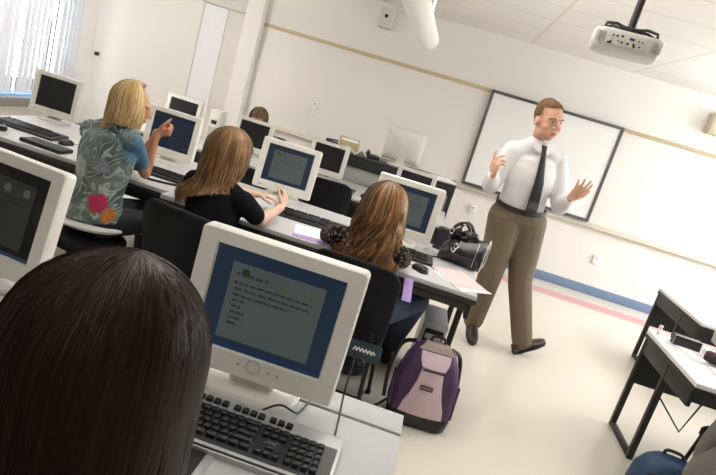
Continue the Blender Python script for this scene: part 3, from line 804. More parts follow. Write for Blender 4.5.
# ---- the man
J = dict(nbh=.085, head=(.640, 4.40, 1.795), face=(.46, -.86, -.14), up=(-.14, 0, 1), bodyf=(.42, -.9, 0),
         shR=(.478, 4.43, 1.53), shL=(.828, 4.565, 1.545), hipR=(.61, 4.57, 1.04), hipL=(.795, 4.64, 1.04),
         elR=(.415, 4.47, 1.245), wrR=(.385, 4.24, 1.325), hdR=(-.12, -.12, 1), hnR=(.75, .45, 0),
         elL=(.955, 4.56, 1.235), wrL=(.945, 4.29, 1.325), hdL=(.36, -.32, .85), hnL=(-.15, .85, .5),
         knR=(.645, 4.55, .57), anR=(.655, 4.66, .15), toeR=(.68, 4.55, .07), knL=(.885, 4.61, .58), anL=(1.065, 4.63, .125), toeL=(1.17, 4.69, .10),
         sdR=(.15, -.95, -.32), soR=(.652, 4.66, .092), sdL=(.80, .42, .44), soL=(1.085, 4.63, .046))
hk = dict(R=dict(curls=[(.1, .15, .1), (.55, .6, .4), (.8, .8, .5), (.9, .9, .5)], spread=.10), L=dict(curls=[(.15, .25, .2), (.05, .2, .15), (.1, .25, .2), (.25, .3, .2)], spread=.20))
man, P, M3, shirt, pants, D = person('standing man in white shirt and dark tie gesturing with both hands', (.85, 4.6, 0), J, skin, shirtm, trouser, leather, 1., .0055, 1.06, handkw=hk, pants_wide=1.30, top_wide=1.10, neckline=.028, shirt_low=.12, hs=1.06)
face_parts(man, P, M3, 1.12, True, mat('brown brow', (.16, .08, .035), .6))
hm = hair_mat('short brown hair', [(0, (.09, .042, .018)), (.5, (.20, .10, .045)), (1, (.33, .19, .095))], .45)
hc = P(0, -.014, .034)
cap(hm, man, P(0, -.030, .044), J['face'], J['up'], (.085, .098, .094))
hair('hair', hm, man, hc, J['face'], J['up'], (.0865, .1065, .098), 3600, .008, face=1.22, thick=.0016, wave=.0, theta_end=lambda a: float(np.interp(abs(a), (1.2, 1.5, 1.75, 1.95, 2.3, 3.15), (78, 97, 91, 95, 112, 116))), layers=.006, seed=5, ptilt=-.30, front_theta=60, steps=9)
sh, axis, fw, side, nb, hip = (D[k] for k in ('sh', 'axis', 'fw', 'side', 'nb', 'hip'))
L0 = man.location; Hh = (sh-hip).length
def ribbon(pts, ws, th, sd, nrm, name, m, parent):
    b = MB(); b.loft([[p+sd*w, p+sd*w*.6+nrm*th, p-sd*w*.6+nrm*th, p-sd*w, p-sd*w*.6-nrm*.002, p+sd*w*.6-nrm*.002] for p, w in zip(pts, ws)]); return b.build(name, m, parent)
tp = [nb+fw*.086+axis*.018, nb+fw*.104-axis*.02, sh-axis*.06+fw*.138, hip+axis*Hh*.70+fw*.162, hip+axis*Hh*.48+fw*.166, hip+axis*Hh*.30+fw*.166]
tie = ribbon([p-L0 for p in tp], [.024, .018, .028, .038, .044, .047], .006, side, fw, 'necktie', tiem, man)
tp2 = [hip+axis*Hh*.30+fw*.1665, hip+axis*Hh*.22+fw*.168, hip+axis*Hh*.19+fw*.169]
ribbon([p-L0 for p in tp2], [.0475, .048, .046], .006, side, fw, 'tie_end', tiem, tie)
ribbon([p-L0 for p in [hip+axis*Hh*.42+fw*.1670, hip+axis*Hh*.305+fw*.1672]], [.040, .043], .0065, side, fw, 'tie_stripe', tieband, tie)
for q in (-1, 1):
    cb = MB(); ax = (nb+axis*.045)
    cb.loft([[ax+side*q*.066-fw*.02-L0, ax+side*q*.060-fw*.02-axis*.035-L0, ax+side*q*.066-fw*.022-L0], [ax+side*q*.058+fw*.050-L0, ax+side*q*.080+fw*.072-axis*.055-L0, ax+side*q*.060+fw*.054-axis*.005-L0], [ax+side*q*.008+fw*.082-axis*.02-L0, ax+side*q*.034+fw*.105-axis*.085-L0, ax+side*q*.010+fw*.086-axis*.026-L0]])
    cb.build('collar', shirtm, shirt)
bc = hip+axis*.112
bp = [bc+side*(.196*math.cos(a))+fw*(.150*math.sin(a)+.001)-L0 for a in np.linspace(0, 2*PI, 49)]
bb = MB(); bb.loft([[p+axis*.019, p+axis*.019+((p-(bc-L0)).normalized()*.006), p-axis*.019+((p-(bc-L0)).normalized()*.006), p-axis*.019] for p in bp[:-1]]+[[bp[0]+axis*.019, bp[0]+axis*.019+((bp[0]-(bc-L0)).normalized()*.006), bp[0]-axis*.019+((bp[0]-(bc-L0)).normalized()*.006), bp[0]-axis*.019]], False, False)
belt = bb.build('belt', beltm, man)
Mb = Matrix((side, fw, axis)).transposed()
MB().box(bc+fw*.160-L0, (.045, .006, .036), Mb, bev=.003).build('buckle', mat('brass', (.45, .33, .14), .3, metal=1.), belt)

# ---- blonde woman
def spot_shirt():
    m = bpy.data.materials.new('printed shirt'); m.use_nodes = True; nt = m.node_tree; b = nt.nodes['Principled BSDF']; b.inputs['Roughness'].default_value = .8
    tc = _n(nt, 'ShaderNodeTexCoord')
    nz = _n(nt, 'ShaderNodeTexNoise', Scale=7., Detail=5., Distortion=1.2); nt.links.new(tc.outputs['Object'], nz.inputs['Vector'])
    cr = _n(nt, 'ShaderNodeValToRGB'); e = cr.color_ramp.elements
    e[0].position, e[0].color = .30, (.035, .065, .08, 1); e[1].position, e[1].color = .74, (.34, .41, .38, 1)
    for p, c in ((.44, (.075, .12, .115, 1)), (.52, (.14, .17, .12, 1)), (.60, (.13, .20, .22, 1))): x = e.new(p); x.color = c
    nt.links.new(nz.outputs['Fac'], cr.inputs['Fac']); cur = cr.outputs['Color']
    n3 = _n(nt, 'ShaderNodeTexNoise', Scale=5.5, Detail=1.5, Distortion=.8); nt.links.new(tc.outputs['Object'], n3.inputs['Vector'])
    k3 = _n(nt, 'ShaderNodeMath', operation='MULTIPLY'); k3.inputs[1].default_value = 11.; nt.links.new(n3.outputs['Fac'], k3.inputs[0])
    pp = _n(nt, 'ShaderNodeMath', operation='PINGPONG'); pp.inputs[1].default_value = .5; nt.links.new(k3.outputs[0], pp.inputs[0])
    r2 = _n(nt, 'ShaderNodeValToRGB'); r2.color_ramp.elements[0].position = .36; r2.color_ramp.elements[1].position = .47; nt.links.new(pp.outputs[0], r2.inputs['Fac'])
    mul = _n(nt, 'ShaderNodeMath', operation='MULTIPLY'); mul.inputs[1].default_value = .6; nt.links.new(r2.outputs['Color'], mul.inputs[0])
    mx = _n(nt, 'ShaderNodeMix', data_type='RGBA'); mx.inputs['B'].default_value = (.55, .62, .58, 1); nt.links.new(mul.outputs[0], mx.inputs['Factor']); nt.links.new(cur, mx.inputs['A']); cur = mx.outputs['Result']
    n2 = _n(nt, 'ShaderNodeTexNoise', Scale=28., Detail=3.); nt.links.new(tc.outputs['Object'], n2.inputs['Vector'])
    def spot(cur, p, r, c1, c2, soft=.012):
        d = _n(nt, 'ShaderNodeVectorMath', operation='DISTANCE'); d.inputs[1].default_value = p; nt.links.new(tc.outputs['Object'], d.inputs[0])
        a = _n(nt, 'ShaderNodeMath', operation='MULTIPLY_ADD'); a.inputs[1].default_value = .07; a.inputs[2].default_value = -.035; nt.links.new(n2.outputs['Fac'], a.inputs[0])
        s_ = _n(nt, 'ShaderNodeMath', operation='ADD'); nt.links.new(d.outputs['Value'], s_.inputs[0]); nt.links.new(a.outputs[0], s_.inputs[1])
        mr = _n(nt, 'ShaderNodeMapRange'); mr.inputs['From Min'].default_value = r; mr.inputs['From Max'].default_value = r-soft; nt.links.new(s_.outputs[0], mr.inputs['Value'])
        cm = _n(nt, 'ShaderNodeMix', data_type='RGBA'); cm.inputs['A'].default_value = rgba(c1); cm.inputs['B'].default_value = rgba(c2); nt.links.new(n2.outputs['Fac'], cm.inputs['Factor'])
        o = _n(nt, 'ShaderNodeMix', data_type='RGBA'); nt.links.new(mr.outputs[0], o.inputs['Factor']); nt.links.new(cur, o.inputs['A']); nt.links.new(cm.outputs['Result'], o.inputs['B']); return o.outputs['Result']
    for a in SPOTS: cur = spot(cur, *a)
    nt.links.new(cur, b.inputs['Base Color']); return m
BL = V((-1.80, 3.15, 0))
# printed roses and leaves, placed on the shirt back (local to the woman)
SPOTS = [((.13, -.155, .585), .030, (.25, .22, .05), (.10, .14, .06)), ((.05, -.16, .59), .035, (.10, .14, .07), (.20, .22, .10)),
         ((.085, -.165, .640), .062, (.50, .02, .08), (.25, .01, .05)), ((.165, -.12, .685), .036, (.45, .10, .16), (.22, .05, .10)), ((.145, -.14, .580), .046, (.55, .20, .03), (.35, .10, .02)),
         ((-.10, -.13, .80), .07, (.42, .50, .50), (.20, .28, .28)), ((.06, -.15, .84), .045, (.10, .11, .20), (.32, .36, .42)), ((.145, -.01, .975), .115, (.04, .12, .20), (.06, .17, .27), .05), ((.125, .09, .91), .105, (.04, .12, .20), (.06, .17, .27), .05)]
J = dict(head=(-1.735, 3.19, 1.180), face=(.86, .48, -.14), up=(.08, .08, 1), bodyf=(.35, .93, 0),
         shR=(-1.665, 3.11, 1.015), shL=(-1.965, 3.20, .98), hipR=(-1.715, 3.07, .515), hipL=(-1.885, 3.13, .515),
         elR=(-1.70, 3.42, .775), wrR=(-1.665, 3.39, 1.045), hdR=(.80, .35, .30), hnR=(-.25, .6, .7), elL=(-1.86, 3.58, .775), wrL=(-1.69, 3.48, 1.035), hdL=(.85, -.05, .35), hnL=(-.1, -.8, .4),
         knR=(-1.555, 3.33, .515), anR=(-1.58, 3.40, .12), toeR=(-1.56, 3.54, .04), knL=(-1.70, 3.55, .515), anL=(-1.70, 3.62, .12), toeL=(-1.69, 3.76, .04), fl=.013)
hkb = dict(R=dict(curl=(1.0, 1.2, .8), spread=.03), L=dict(curl=(.8, 1.0, .6), spread=.03))
w, P, M3, shirt, pants, D = person('blonde woman in a printed blue shirt leaning elbows on the table', BL, J, skint, spot_shirt(), darkjeans, blackp, .66, .006, .96, True, handkw=hkb, top_wide=1.10)
face_parts(w, P, M3, .96)
c = MB(); hp = D['hip']; TM = Matrix((D['side'], D['fw'], D['axis'])).transposed()
c.ell(hp-V((0, 0, .050))-D['fw']*.012+D['side']*.022-BL, (.190, .150, .034), Matrix((D['side'], D['fw'], V((0, 0, 1)))).transposed(), 32, 12); c.build('hem', mat('white undershirt', (.62, .62, .60), .8), w)
hb = hair_mat('blonde hair', [(0, (.14, .065, .02)), (.3, (.44, .27, .10)), (.65, (.70, .50, .25)), (1, (.85, .70, .44))], .4)
hc = P(0, -.012, .028)
cap(hb, w, P(0, -.02, .03), J['face'], J['up'], (.080, .094, .092))
hair('hair', hb, w, hc, J['face'], J['up'], (.086, .102, .098), 4200, .135, face=.98, thick=.0015, wave=.008, wl=.16, flare=.32, theta_end=92, layers=.022, seed=11, ptilt=-.15, front_theta=27, clump=520, tipvar=.25)
# ---- woman in black
ML = V((-1.05, 3.08, 0))
J = dict(head=(-1.075, 3.04, 1.106), face=(.62, .78, -.18), up=(.02, .0, 1), bodyf=(.28, .96, 0),
         shR=(-.915, 2.975, .905), shL=(-1.235, 3.06, .915), hipR=(-.99, 2.88, .53), hipL=(-1.15, 2.91, .53),
         elR=(-.825, 3.06, .81), wrR=(-.785, 3.29, .865), hdR=(.0, .6, .75), hnR=(-.6, .1, -.2), elL=(-1.25, 3.34, .835), wrL=(-1.00, 3.50, .85), hdL=(.8, .25, .05), hnL=(0, 0, -1),
         knR=(-.93, 3.48, .525), anR=(-.92, 3.50, .12), toeR=(-.90, 3.64, .04), knL=(-1.14, 3.52, .525), anL=(-1.15, 3.55, .12), toeL=(-1.14, 3.69, .04), fl=.013)
w, P, M3, shirt, pants, D = person('woman with light brown straight hair in a black short sleeved top', ML, J, skinp, blackcloth, darkjeans, blackp, .72, .006, .96, True, handkw=dict(R=dict(curl=(.6, .8, .5), spread=.05)))
face_parts(w, P, M3, .96)
hb = hair_mat('light brown hair', [(0, (.035, .017, .008)), (.4, (.14, .068, .030)), (.75, (.32, .18, .085)), (1, (.55, .35, .19))], .35)
hc = P(0, -.012, .028)
cap(hb, w, P(0, -.02, .03), J['face'], J['up'], (.080, .094, .092))
hair('hair', hb, w, hc, J['face'], J['up'], (.090, .108, .102), 3600, .30, face=.85, thick=.0019, wave=.008, wl=.25, flare=.16, theta_end=92, layers=.026, seed=21, ptilt=-.10, front_theta=75, clump=300, tipvar=.22, colliders=coll(w, D, .96, .03), steps=22, lengthfn=lambda a: .305-.08*math.sin(a)-.20*max(0, math.cos(a)+.25))
# ---- woman with long curls
RL = V((-.21, 3.10, 0))
J = dict(head=(-.195, 3.01, 1.076), face=(.12, .95, -.25), up=(0, .05, 1), bodyf=(.05, 1, 0),
         shR=(-.055, 2.995, .885), shL=(-.385, 2.99, .885), hipR=(-.12, 2.91, .545), hipL=(-.30, 2.91, .545),
         elR=(-.02, 3.17, .82), wrR=(-.08, 3.40, .86), hdR=(-.1, .9, -.05), hnR=(0, 0, -1), elL=(-.47, 3.20, .82), wrL=(-.28, 3.42, .86), hdL=(.1, .9, 0), hnL=(0, 0, -1),
         knR=(.14, 3.40, .555), anR=(.07, 3.70, .12), toeR=(.08, 3.84, .04), knL=(-.02, 3.53, .545), anL=(-.02, 3.74, .12), toeL=(.0, 3.88, .04), fl=.013)
lace = mat('black lace', (.030, .026, .024), .85, var=.98, scale=90, bump=.4, bscale=80, spec=.15)
nt = lace.node_tree; vo = _n(nt, 'ShaderNodeTexVoronoi', Scale=42.); vo.feature = 'DISTANCE_TO_EDGE'
lr = _n(nt, 'ShaderNodeValToRGB'); lr.color_ramp.elements[0].position = .10; lr.color_ramp.elements[0].color = (.006, .006, .006, 1); lr.color_ramp.elements[1].position = .24; lr.color_ramp.elements[1].color = (.17, .125, .10, 1)
nt.links.new(_n(nt, 'ShaderNodeTexCoord').outputs['Object'], vo.inputs['Vector']); nt.links.new(vo.outputs['Distance'], lr.inputs['Fac']); nt.links.new(lr.outputs['Color'], nt.nodes['Principled BSDF'].inputs['Base Color'])
w, P, M3, shirt, pants, D = person('woman with long brown curls in a black lace top', RL, J, skinp, lace, jeans, blackp, .8, .007, .96, True)
face_parts(w, P, M3, .96)
hb = hair_mat('brown curls', [(0, (.022, .011, .006)), (.4, (.10, .046, .019)), (.75, (.29, .145, .06)), (1, (.52, .30, .14))], .34)
hc = P(0, -.012, .028)
cap(hb, w, P(0, -.02, .03), J['face'], J['up'], (.080, .094, .092))
hair('hair', hb, w, hc, J['face'], J['up'], (.092, .108, .104), 3400, .36, face=1.25, thick=.0019, wave=.022, wl=.17, flare=.30, theta_end=92, layers=.03, seed=31, ptilt=-.10, front_theta=75, clump=170, tipvar=.3, colliders=coll(w, D, .96), steps=26, tintbias=lambda ph: .22*math.sin(ph))
# ---- foreground head
FL = V((-.31, .52, .15))
J = dict(head=(-.281, .565, 1.257), face=(.18, .95, -.20), up=(0, .05, 1), bodyf=(.1, 1, 0),
         shR=(-.155, .485, 1.065), shL=(-.49, .53, 1.065), hipR=(-.24, .50, .70), hipL=(-.41, .52, .70),
         elR=(-.15, .57, .92), wrR=(-.30, .74, .915), hdR=(-.6, .7, -.05), hnR=(0, 0, -1), elL=(-.56, .64, .925), wrL=(-.42, .86, .915), hdL=(.1, .9, 0), hnL=(0, 0, -1),
         knR=(-.20, .92, .72), anR=(-.20, .95, .27), toeR=(-.19, 1.08, .19), knL=(-.40, .94, .72), anL=(-.41, .97, .27), toeL=(-.40, 1.1, .19), fl=.013)
J['soR'] = (-.20, .95, .163); J['soL'] = (-.41, .97, .163)
w, P, M3, shirt, pants, D = person('woman with long dark hair seen close from behind', FL, J, skinp, blackcloth, darkjeans, blackp, 1., .008, .96, True)
face_parts(w, P, M3, .96)
hb = hair_mat('dark brown hair', [(0, (.007, .0032, .0025)), (.6, (.013, .0060, .0045)), (1, (.030, .012, .008))], .38, .17)
hc = P(0, -.012, .028)
cap(hb, w, P(0, -.02, .03), J['face'], J['up'], (.082, .096, .094))
hair('hair', hb, w, hc, J['face'], J['up'], (.098, .107, .103), 17000, .33, face=.75, thick=.0012, wave=.003, wl=.3, flare=.18, taper=.9, theta_end=92, layers=.012, seed=41, ptilt=.02, front_theta=80, clump=4200, tipvar=.2, colliders=coll(w, D, .96, .006), steps=26)
# ---- person hidden behind the third row monitors
XL = V((-1.95, 6.62, 0))
J = dict(head=(-2.09, 6.60, .985), face=(.1, -.85, -.55), up=(0, 0, 1), bodyf=(0, -1, 0),
         shR=(-2.20, 6.62, .80), shL=(-1.86, 6.62, .80), hipR=(-2.04, 6.66, .54), hipL=(-1.86, 6.66, .54),
         elR=(-2.18, 6.45, .64), wrR=(-2.08, 6.25, .66), hdR=(0, -1, 0), hnR=(0, 0, -1), elL=(-1.72, 6.45, .64), wrL=(-1.82, 6.25, .66), hdL=(0, -1, 0), hnL=(0, 0, -1),
         knR=(-2.06, 6.24, .54), anR=(-2.06, 6.26, .12), toeR=(-2.06, 6.12, .04), knL=(-1.86, 6.24, .54), anL=(-1.86, 6.26, .12), toeL=(-1.86, 6.12, .04), fl=.013)
w, P, M3, shirt, pants, D = person('person with brown hair mostly hidden behind a small dark monitor', XL, J, skin, mat('brown top', (.20, .16, .12), .8), jeans, blackp, .6, .009, .96, True)
face_parts(w, P, M3, .96)
hb = hair_mat('mid brown hair', [(0, (.03, .018, .010)), (1, (.24, .16, .09))], .45)
cap(hb, w, P(0, -.02, .03), J['face'], J['up'], (.080, .094, .092))
hair('hair', hb, w, P(0, -.012, .028), J['face'], J['up'], (.088, .104, .100), 1200, .16, face=.9, thick=.002, wave=.008, flare=.2, theta_end=92, layers=.02, seed=51, ptilt=-.1, front_theta=60, clump=120, steps=14)

# ------------------------------------------------------------------ bags
def shell(name, prof, m, parent, **k):
    return MB().loft(prof).build(name, m, parent, **k)
bp = thing('backpack', 'purple and lilac backpack standing on the floor under the table end', 'backpack', (.305, 3.05, 0), R(6))
def bl_(z, w_, d_, dy=0., r=.06): return [(x, y+dy, z) for x, y in rrect(w_, d_, min(r, .48*min(w_, d_)), 6)]
shell('main_body', [bl_(.002, .29, .17), bl_(.02, .33, .20), bl_(.12, .345, .21), bl_(.26, .335, .20, .01), bl_(.36, .29, .17, .02), bl_(.43, .22, .12, .03), bl_(.455, .14, .07, .035, .03)], bpurple, bp)
shell('bottom_panel', [bl_(.0, .30, .18), bl_(.012, .335, .208), bl_(.075, .352, .222), bl_(.085, .346, .214)], blackp, bp)
# lilac front panel following the bulge: narrow at the top, wide at the foot
pts = [(.09, .125, -.112), (.14, .115, -.118), (.20, .090, -.118), (.27, .070, -.114), (.33, .062, -.094), (.345, .060, -.088)]
m = MB(); m.loft([[(-w_, y+.03, z), (-w_*.97, y+.002, z), (-w_*.5, y-.010, z), (0, y-.014, z), (w_*.5, y-.010, z), (w_*.97, y+.002, z), (w_, y+.03, z), (0, y+.05, z)] for z, w_, y in pts]); fp = m.build('front_pocket', bpink, bp)
m = MB(); m.loft([[(-w_, y+.03, z), (-w_*.97, y+.002, z), (0, y-.014, z), (w_*.97, y+.002, z), (w_, y+.03, z), (0, y+.05, z)] for z, w_, y in ((.355, .066, -.086), (.39, .082, -.062), (.425, .085, -.030))]); m.build('upper_pocket', bpink, bp)
m = MB(); m.loft([[(x, y, .44-.01*abs(x)/.1) for x, y in ((-.10, -.03), (.10, -.03), (.085, .05), (-.085, .05))], [(x, y, .458) for x, y in ((-.075, -.012), (.075, -.012), (.06, .05), (-.06, .05))]]); m.build('top_panel', mat('taupe nylon', (.36, .28, .25), .65), bp)
MB().tube([(-.06, -.106, .348), (0, -.112, .352), (.06, -.104, .348)], .005, 8, 6).build('zipper', blackp, bp)
lb = MB().box((-.015, -.134, .262), (.075, .004, .028), (R(4), 0, 0), bev=.002).build('label', blackp, bp)
cu = bpy.data.curves.new('label_lettering', 'FONT'); cu.body = 'JANSPORT'; cu.size = .0155; cu.align_x = 'CENTER'; cu.align_y = 'CENTER'; cu.extrude = .0004
o = bpy.data.objects.new('label_lettering', cu); COL.objects.link(o); dg = bpy.context.evaluated_depsgraph_get()
me = bpy.data.meshes.new_from_object(o.evaluated_get(dg)); bpy.data.objects.remove(o); me.materials.clear(); me.materials.append(bpink)
o = bpy.data.objects.new('label_lettering', me); COL.objects.link(o); o.parent = lb; o.location = (-.015, -.1368, .262); o.rotation_euler = (R(94), 0, 0)
for sx in (-1, 1):
    MB().tube([(sx*.10, .09, .42), (sx*.17, .15, .36), (sx*.20, .13, .20), (sx*.19, .07, .05)], .012, 8, 6).build('shoulder_strap', blackp, bp)
MB().tube([(-.17, .02, .07), (-.24, -.04, .03), (-.27, -.02, .012), (-.33, .03, .012)], .008, 8, 6).build('side_strap', blackp, bp)
MB().tube([(-.04, .05, .45), (-.03, .05, .485), (.03, .05, .485), (.04, .05, .45)], .008, 8, 6).build('grab_handle', blackp, bp)
for sx in (-1, 1):
    MB().loft([[(sx*(.150+d), y, z) for y, z in ((-.07, .09), (.05, .09), (.05, .25), (-.04, .27))] for d in (0, .03)]).build('side_pocket', bpurple, bp)

hb_ = thing('handbag', 'glossy black handbag slumped on the end of the second row table', 'handbag', (.325, 3.71, T2), R(-12))
L = []
for x, hw, hh in ((-.185, .05, .06), (-.165, .075, .10), (-.10, .095, .135), (0, .10, .145), (.09, .095, .15), (.15, .085, .165), (.165, .07, .15)):
    g = np.random.default_rng(int((x+1)*1000))
    L.append([(x, hw*math.cos(a)*(1.10-.30*(.5+.5*math.sin(a)))*(1+.06*g.uniform(-1, 1)), max(.002, hh*.5+hh*.5*math.sin(a)*(1+.10*g.uniform(-1, 1)))) for a in np.linspace(0, 2*PI, 20, endpoint=False)])
body = shell('bag_body', L, patent, hb_); hb_.scale = (.80, .95, 1.22)
MB().tube([(.166, -.07, .015), (.170, -.085, .06), (.172, -.050, .140), (.172, -.015, .168), (.172, .015, .168), (.172, .05, .140), (.170, .085, .06), (.166, .07, .015)], .0055, 8, 6).build('metal_frame', chrome, hb_)
MB().tube([(.10, -.092, .02), (.105, -.096, .08), (.105, -.06, .145)], .003, 8, 6).build('zipper', chrome, hb_)
f = MB()
for k in range(7): f.ell((-.13+.03*k+random.uniform(-.01, .01), random.uniform(-.05, .03), .135+random.uniform(-.015, .025)), (.035, .04, .028), (random.uniform(-1, 1), random.uniform(-1, 1), 0))
f.build('gathered_flap', patent, hb_, voxel=.006, smooth=2)
MB().tube([(-.14, -.05, .12), (-.12, -.06, .19), (-.06, -.02, .215), (-.01, .0, .19), (.02, -.02, .15)], .011, 8, 6).build('handle', patent, hb_)
MB().tube([(-.10, .05, .12), (-.08, .05, .20), (-.02, .05, .205), (.05, .04, .15)], .011, 8, 6).build('handle', patent, hb_)
for p in ((-.13, -.07, .165), (-.055, -.05, .20), (-.06, -.095, .10)): MB().tube([V(p)+V((.014*math.cos(a), -.003, .014*math.sin(a))) for a in np.linspace(0, 2*PI, 15)], .003, 6).build('ring', chrome, hb_)
MB().tube([(-.09, -.10, .085), (-.065, -.112, .07), (-.045, -.108, .095), (-.03, -.108, .11)], .005, 8, 6).build('buckle_strap', chrome, hb_)

bb = thing('backpack', 'blue backpack on the floor at the bottom edge below the right tables', 'backpack', (1.635, 3.00, 0), R(-8), None, .90)
shell('main_body', [bl_(.002, .34, .20, 0, .09), bl_(.02, .39, .24, 0, .1), bl_(.12, .40, .25, 0, .1), bl_(.22, .38, .235, 0, .1), bl_(.29, .31, .19, 0, .09), bl_(.325, .22, .13, 0, .06), bl_(.335, .12, .07, 0, .03)], bblue, bb)
MB().tube([(-.14, -.10, .24), (-.05, -.128, .262), (.06, -.126, .262), (.15, -.095, .235)], .005, 8, 6).build('zipper', blackp, bb)
shell('front_pocket', [[(x*k, y-.11, z) for x, y in rrect(.30, .07, .03, 5)] for k, z in ((.9, .03), (1, .05), (1, .15), (.9, .19), (.6, .205))], mat('dark blue nylon', (.015, .035, .085), .55, var=.2, bump=.3, bscale=40), bb)
MB().tube([(-.06, .03, .325), (-.05, .03, .36), (.03, .03, .36), (.05, .03, .325)], .010, 8, 6).build('grab_handle', blackp, bb)
MB().tube([(.10, .06, .315), (.15, .10, .30), (.19, .08, .2), (.20, .02, .1)], .012, 8, 6).build('shoulder_strap', blackp, bb)

# grey jacket over a chair
jk = thing('jacket', 'grey jacket draped over the chair beside the blue backpack', 'jacket', (1.90, 2.72, 0), R(-10))
b = MB()
L = []
for t in np.linspace(0, 1, 9):
    z = .80-.52*t; g = np.random.default_rng(int(t*100))
    L.append([(x*(1+.10*t)+.02*math.sin(9*t+x*12)-.08*t, y*(1+.35*t)-.0+.012*math.sin(x*40+t*5), z) for x, y in rrect(.44, .15, .06, 8)])
L.insert(0, [(x*.9, y*.6, .835) for x, y in rrect(.44, .15, .06, 8)])
b.loft(L); b.build('jacket_body', greycloth, jk)
MB().tube([(-.19, .0, .78), (-.245, .04, .62), (-.26, .08, .46), (-.25, .05, .33)], lambda t: .058-.018*t, 14, 6).build('sleeve', greycloth, jk)
MB().tube([(.19, .0, .78), (.25, .04, .62), (.26, .05, .46), (.25, .02, .33)], lambda t: .058-.018*t, 14, 6).build('sleeve', greycloth, jk)
MB().tube([(-.13, .05, .83), (0, .075, .85), (.13, .05, .83)], .022, 10, 6).build('collar', blackcloth, jk)

# teal pouch hooked below the backrest
pc = thing('pouch', 'dark teal pouch with white scribble under the chair back of the curly haired woman', 'pouch', (-.19, 2.655, .465))
MB().box((0, 0, 0), (.42, .035, .085), (R(-8), 0, 0), bev=.010).build('pouch_body', teal, pc)
s = MB(); r_ = random.Random(4)
for k in range(6):
    x = .075+.018*k; s.tube([(x, -.022, -.002), (x+.008, -.0185, .018), (x+.014, -.020, .002), (x+.018, -.0195, .012)], .0022, 6, 4)
s.build('scribble', white, pc)
MB().box((-.02, -.0185, .004), (.10, .003, .026), (R(-8), 0, 0), bev=.001).build('green_patch', mat('green patch', (.01, .10, .07), .4), pc)

# ------------------------------------------------------------------ other small things
def tower(label, loc, rz, w_=.19, d_=.42, h_=.42):
    o = thing('computer_tower', label, 'computer', loc, rz)
    MB().bb(-w_/2, w_/2, -d_/2, d_/2, 0, h_, .008).build('case', silver, o)
    MB().bb(-w_/2+.016, w_/2-.016, -d_/2-.006, -d_/2+.004, .04, h_-.035, .003).build('front_panel', blackp, o)
    MB().bb(-w_/2+.025, w_/2-.025, -d_/2-.010, -d_/2-.004, h_-.10, h_-.065, .002).build('disc_drive', grayplast, o)
    MB().cyl((0, -d_/2-.004, h_-.18), (0, -d_/2-.010, h_-.18), .010, n=16).build('power_button', silver, o)
    return o
tower('silver and black computer standing on the floor under the second row table', (.285, 3.63, 0), R(2), .15, .36, .43)
tower('black fronted computer on the floor below the third row table', (-.35, 5.75, 0), 0)
o = thing('desk_speaker', 'small black speaker on the table between the monitor and the handbag', 'speaker', (.18, 3.98, T2), R(-10))
MB().box((0, 0, .075), (.085, .09, .15), bev=.008).build('cabinet', blackp, o); MB().cyl((0, -.044, .05), (0, -.048, .05), .028, n=20).build('driver', blackmat, o)
o = thing('desk_speaker', 'beige speaker box with dark opening standing right of the small monitor behind the blonde woman', 'speaker', (-2.235, 5.78, T3), R(-6))
MB().box((0, 0, .17), (.12, .14, .34), bev=.012).build('cabinet', cream2, o); MB().box((0, -.072, .22), (.06, .006, .04), bev=.002).build('opening', blackp, o); MB().box((0, -.072, .11), (.09, .006, .12), bev=.003).build('grille', grayplast, o)
o = thing('paper_box', 'open tan box of papers on the counter left of the back turned monitor', 'box', (-.985, 6.42, .975), R(10))
b = MB()
for a in ((-.11, .11, -.08, .08, 0, .006), (-.11, .11, -.08, -.074, 0, .10), (-.11, .11, .074, .08, 0, .13), (-.11, -.104, -.08, .08, 0, .11), (.104, .11, -.08, .08, 0, .11)): b.bb(*a)
b.build('box_walls', mat('tan cardboard', (.55, .42, .25), .8), o)
MB().box((0, .01, .07), (.19, .10, .09), (R(8), 0, R(5)), bev=.01).build('paper_stack', paper, o)
o = thing('telephone', 'small black telephone on the counter just left of the back turned monitor', 'telephone', (-.70, 6.36, .975), R(12))
MB().box((0, 0, .02), (.16, .17, .04), bev=.01).build('phone_base', blackp, o); MB().tube([(-.05, -.07, .05), (-.05, -.03, .062), (-.05, .03, .062), (-.05, .07, .05)], .017, 10, 4).build('handset', blackp, o)
o = thing('stapler', 'black stapler lying on white papers behind the monitor of the empty chair', 'stapler', (-1.175, 6.42, 1.005), R(5), None, .85)
MB().box((0, 0, .012), (.16, .04, .02), bev=.006).build('stapler_base', blackp, o); MB().box((0, 0, .036), (.16, .036, .022), (0, R(-5), 0), bev=.008).build('stapler_arm', blackp, o)
sheet('white papers under the stapler on the counter', (-1.175, 6.40, .990), .14, .22, R(4), paper, th=.029, name='paper_stack')
sheet('stack of papers at the right end of the tall counter', (.10, 6.36, .986), .22, .26, R(15), paper, th=.021, name='paper_stack')
o = thing('headset', 'black headset lying on the table below the window keyboard', 'headset', (-2.86, 3.52, T2L), R(20))
MB().tube([(-.08, 0, .02), (-.07, .06, .03), (0, .10, .034), (.07, .06, .03), (.08, 0, .02)], .008, 8, 6).build('headband', blackp, o)
for sx in (-1, 1): MB().cyl((sx*.08, -.01, .004), (sx*.08, -.01, .035), .032, n=18, bev=.006).build('ear_cup', blackp, o)
tag(MB().box((0, 0, .012), (.30, .13, .024), bev=.005).build('binder', blackmat, None, loc=(-2.42, 3.49, T2L+.001), rot=(0, 0, R(-4))), 'flat black binder at the table edge left of the blonde woman', 'binder')
sheet('pale paper under the headset near the window keyboard', (-2.95, 3.55, T2L+.0015), .25, .18, R(15), mat('beige paper', (.6, .56, .5), .8), name='paper_sheet')
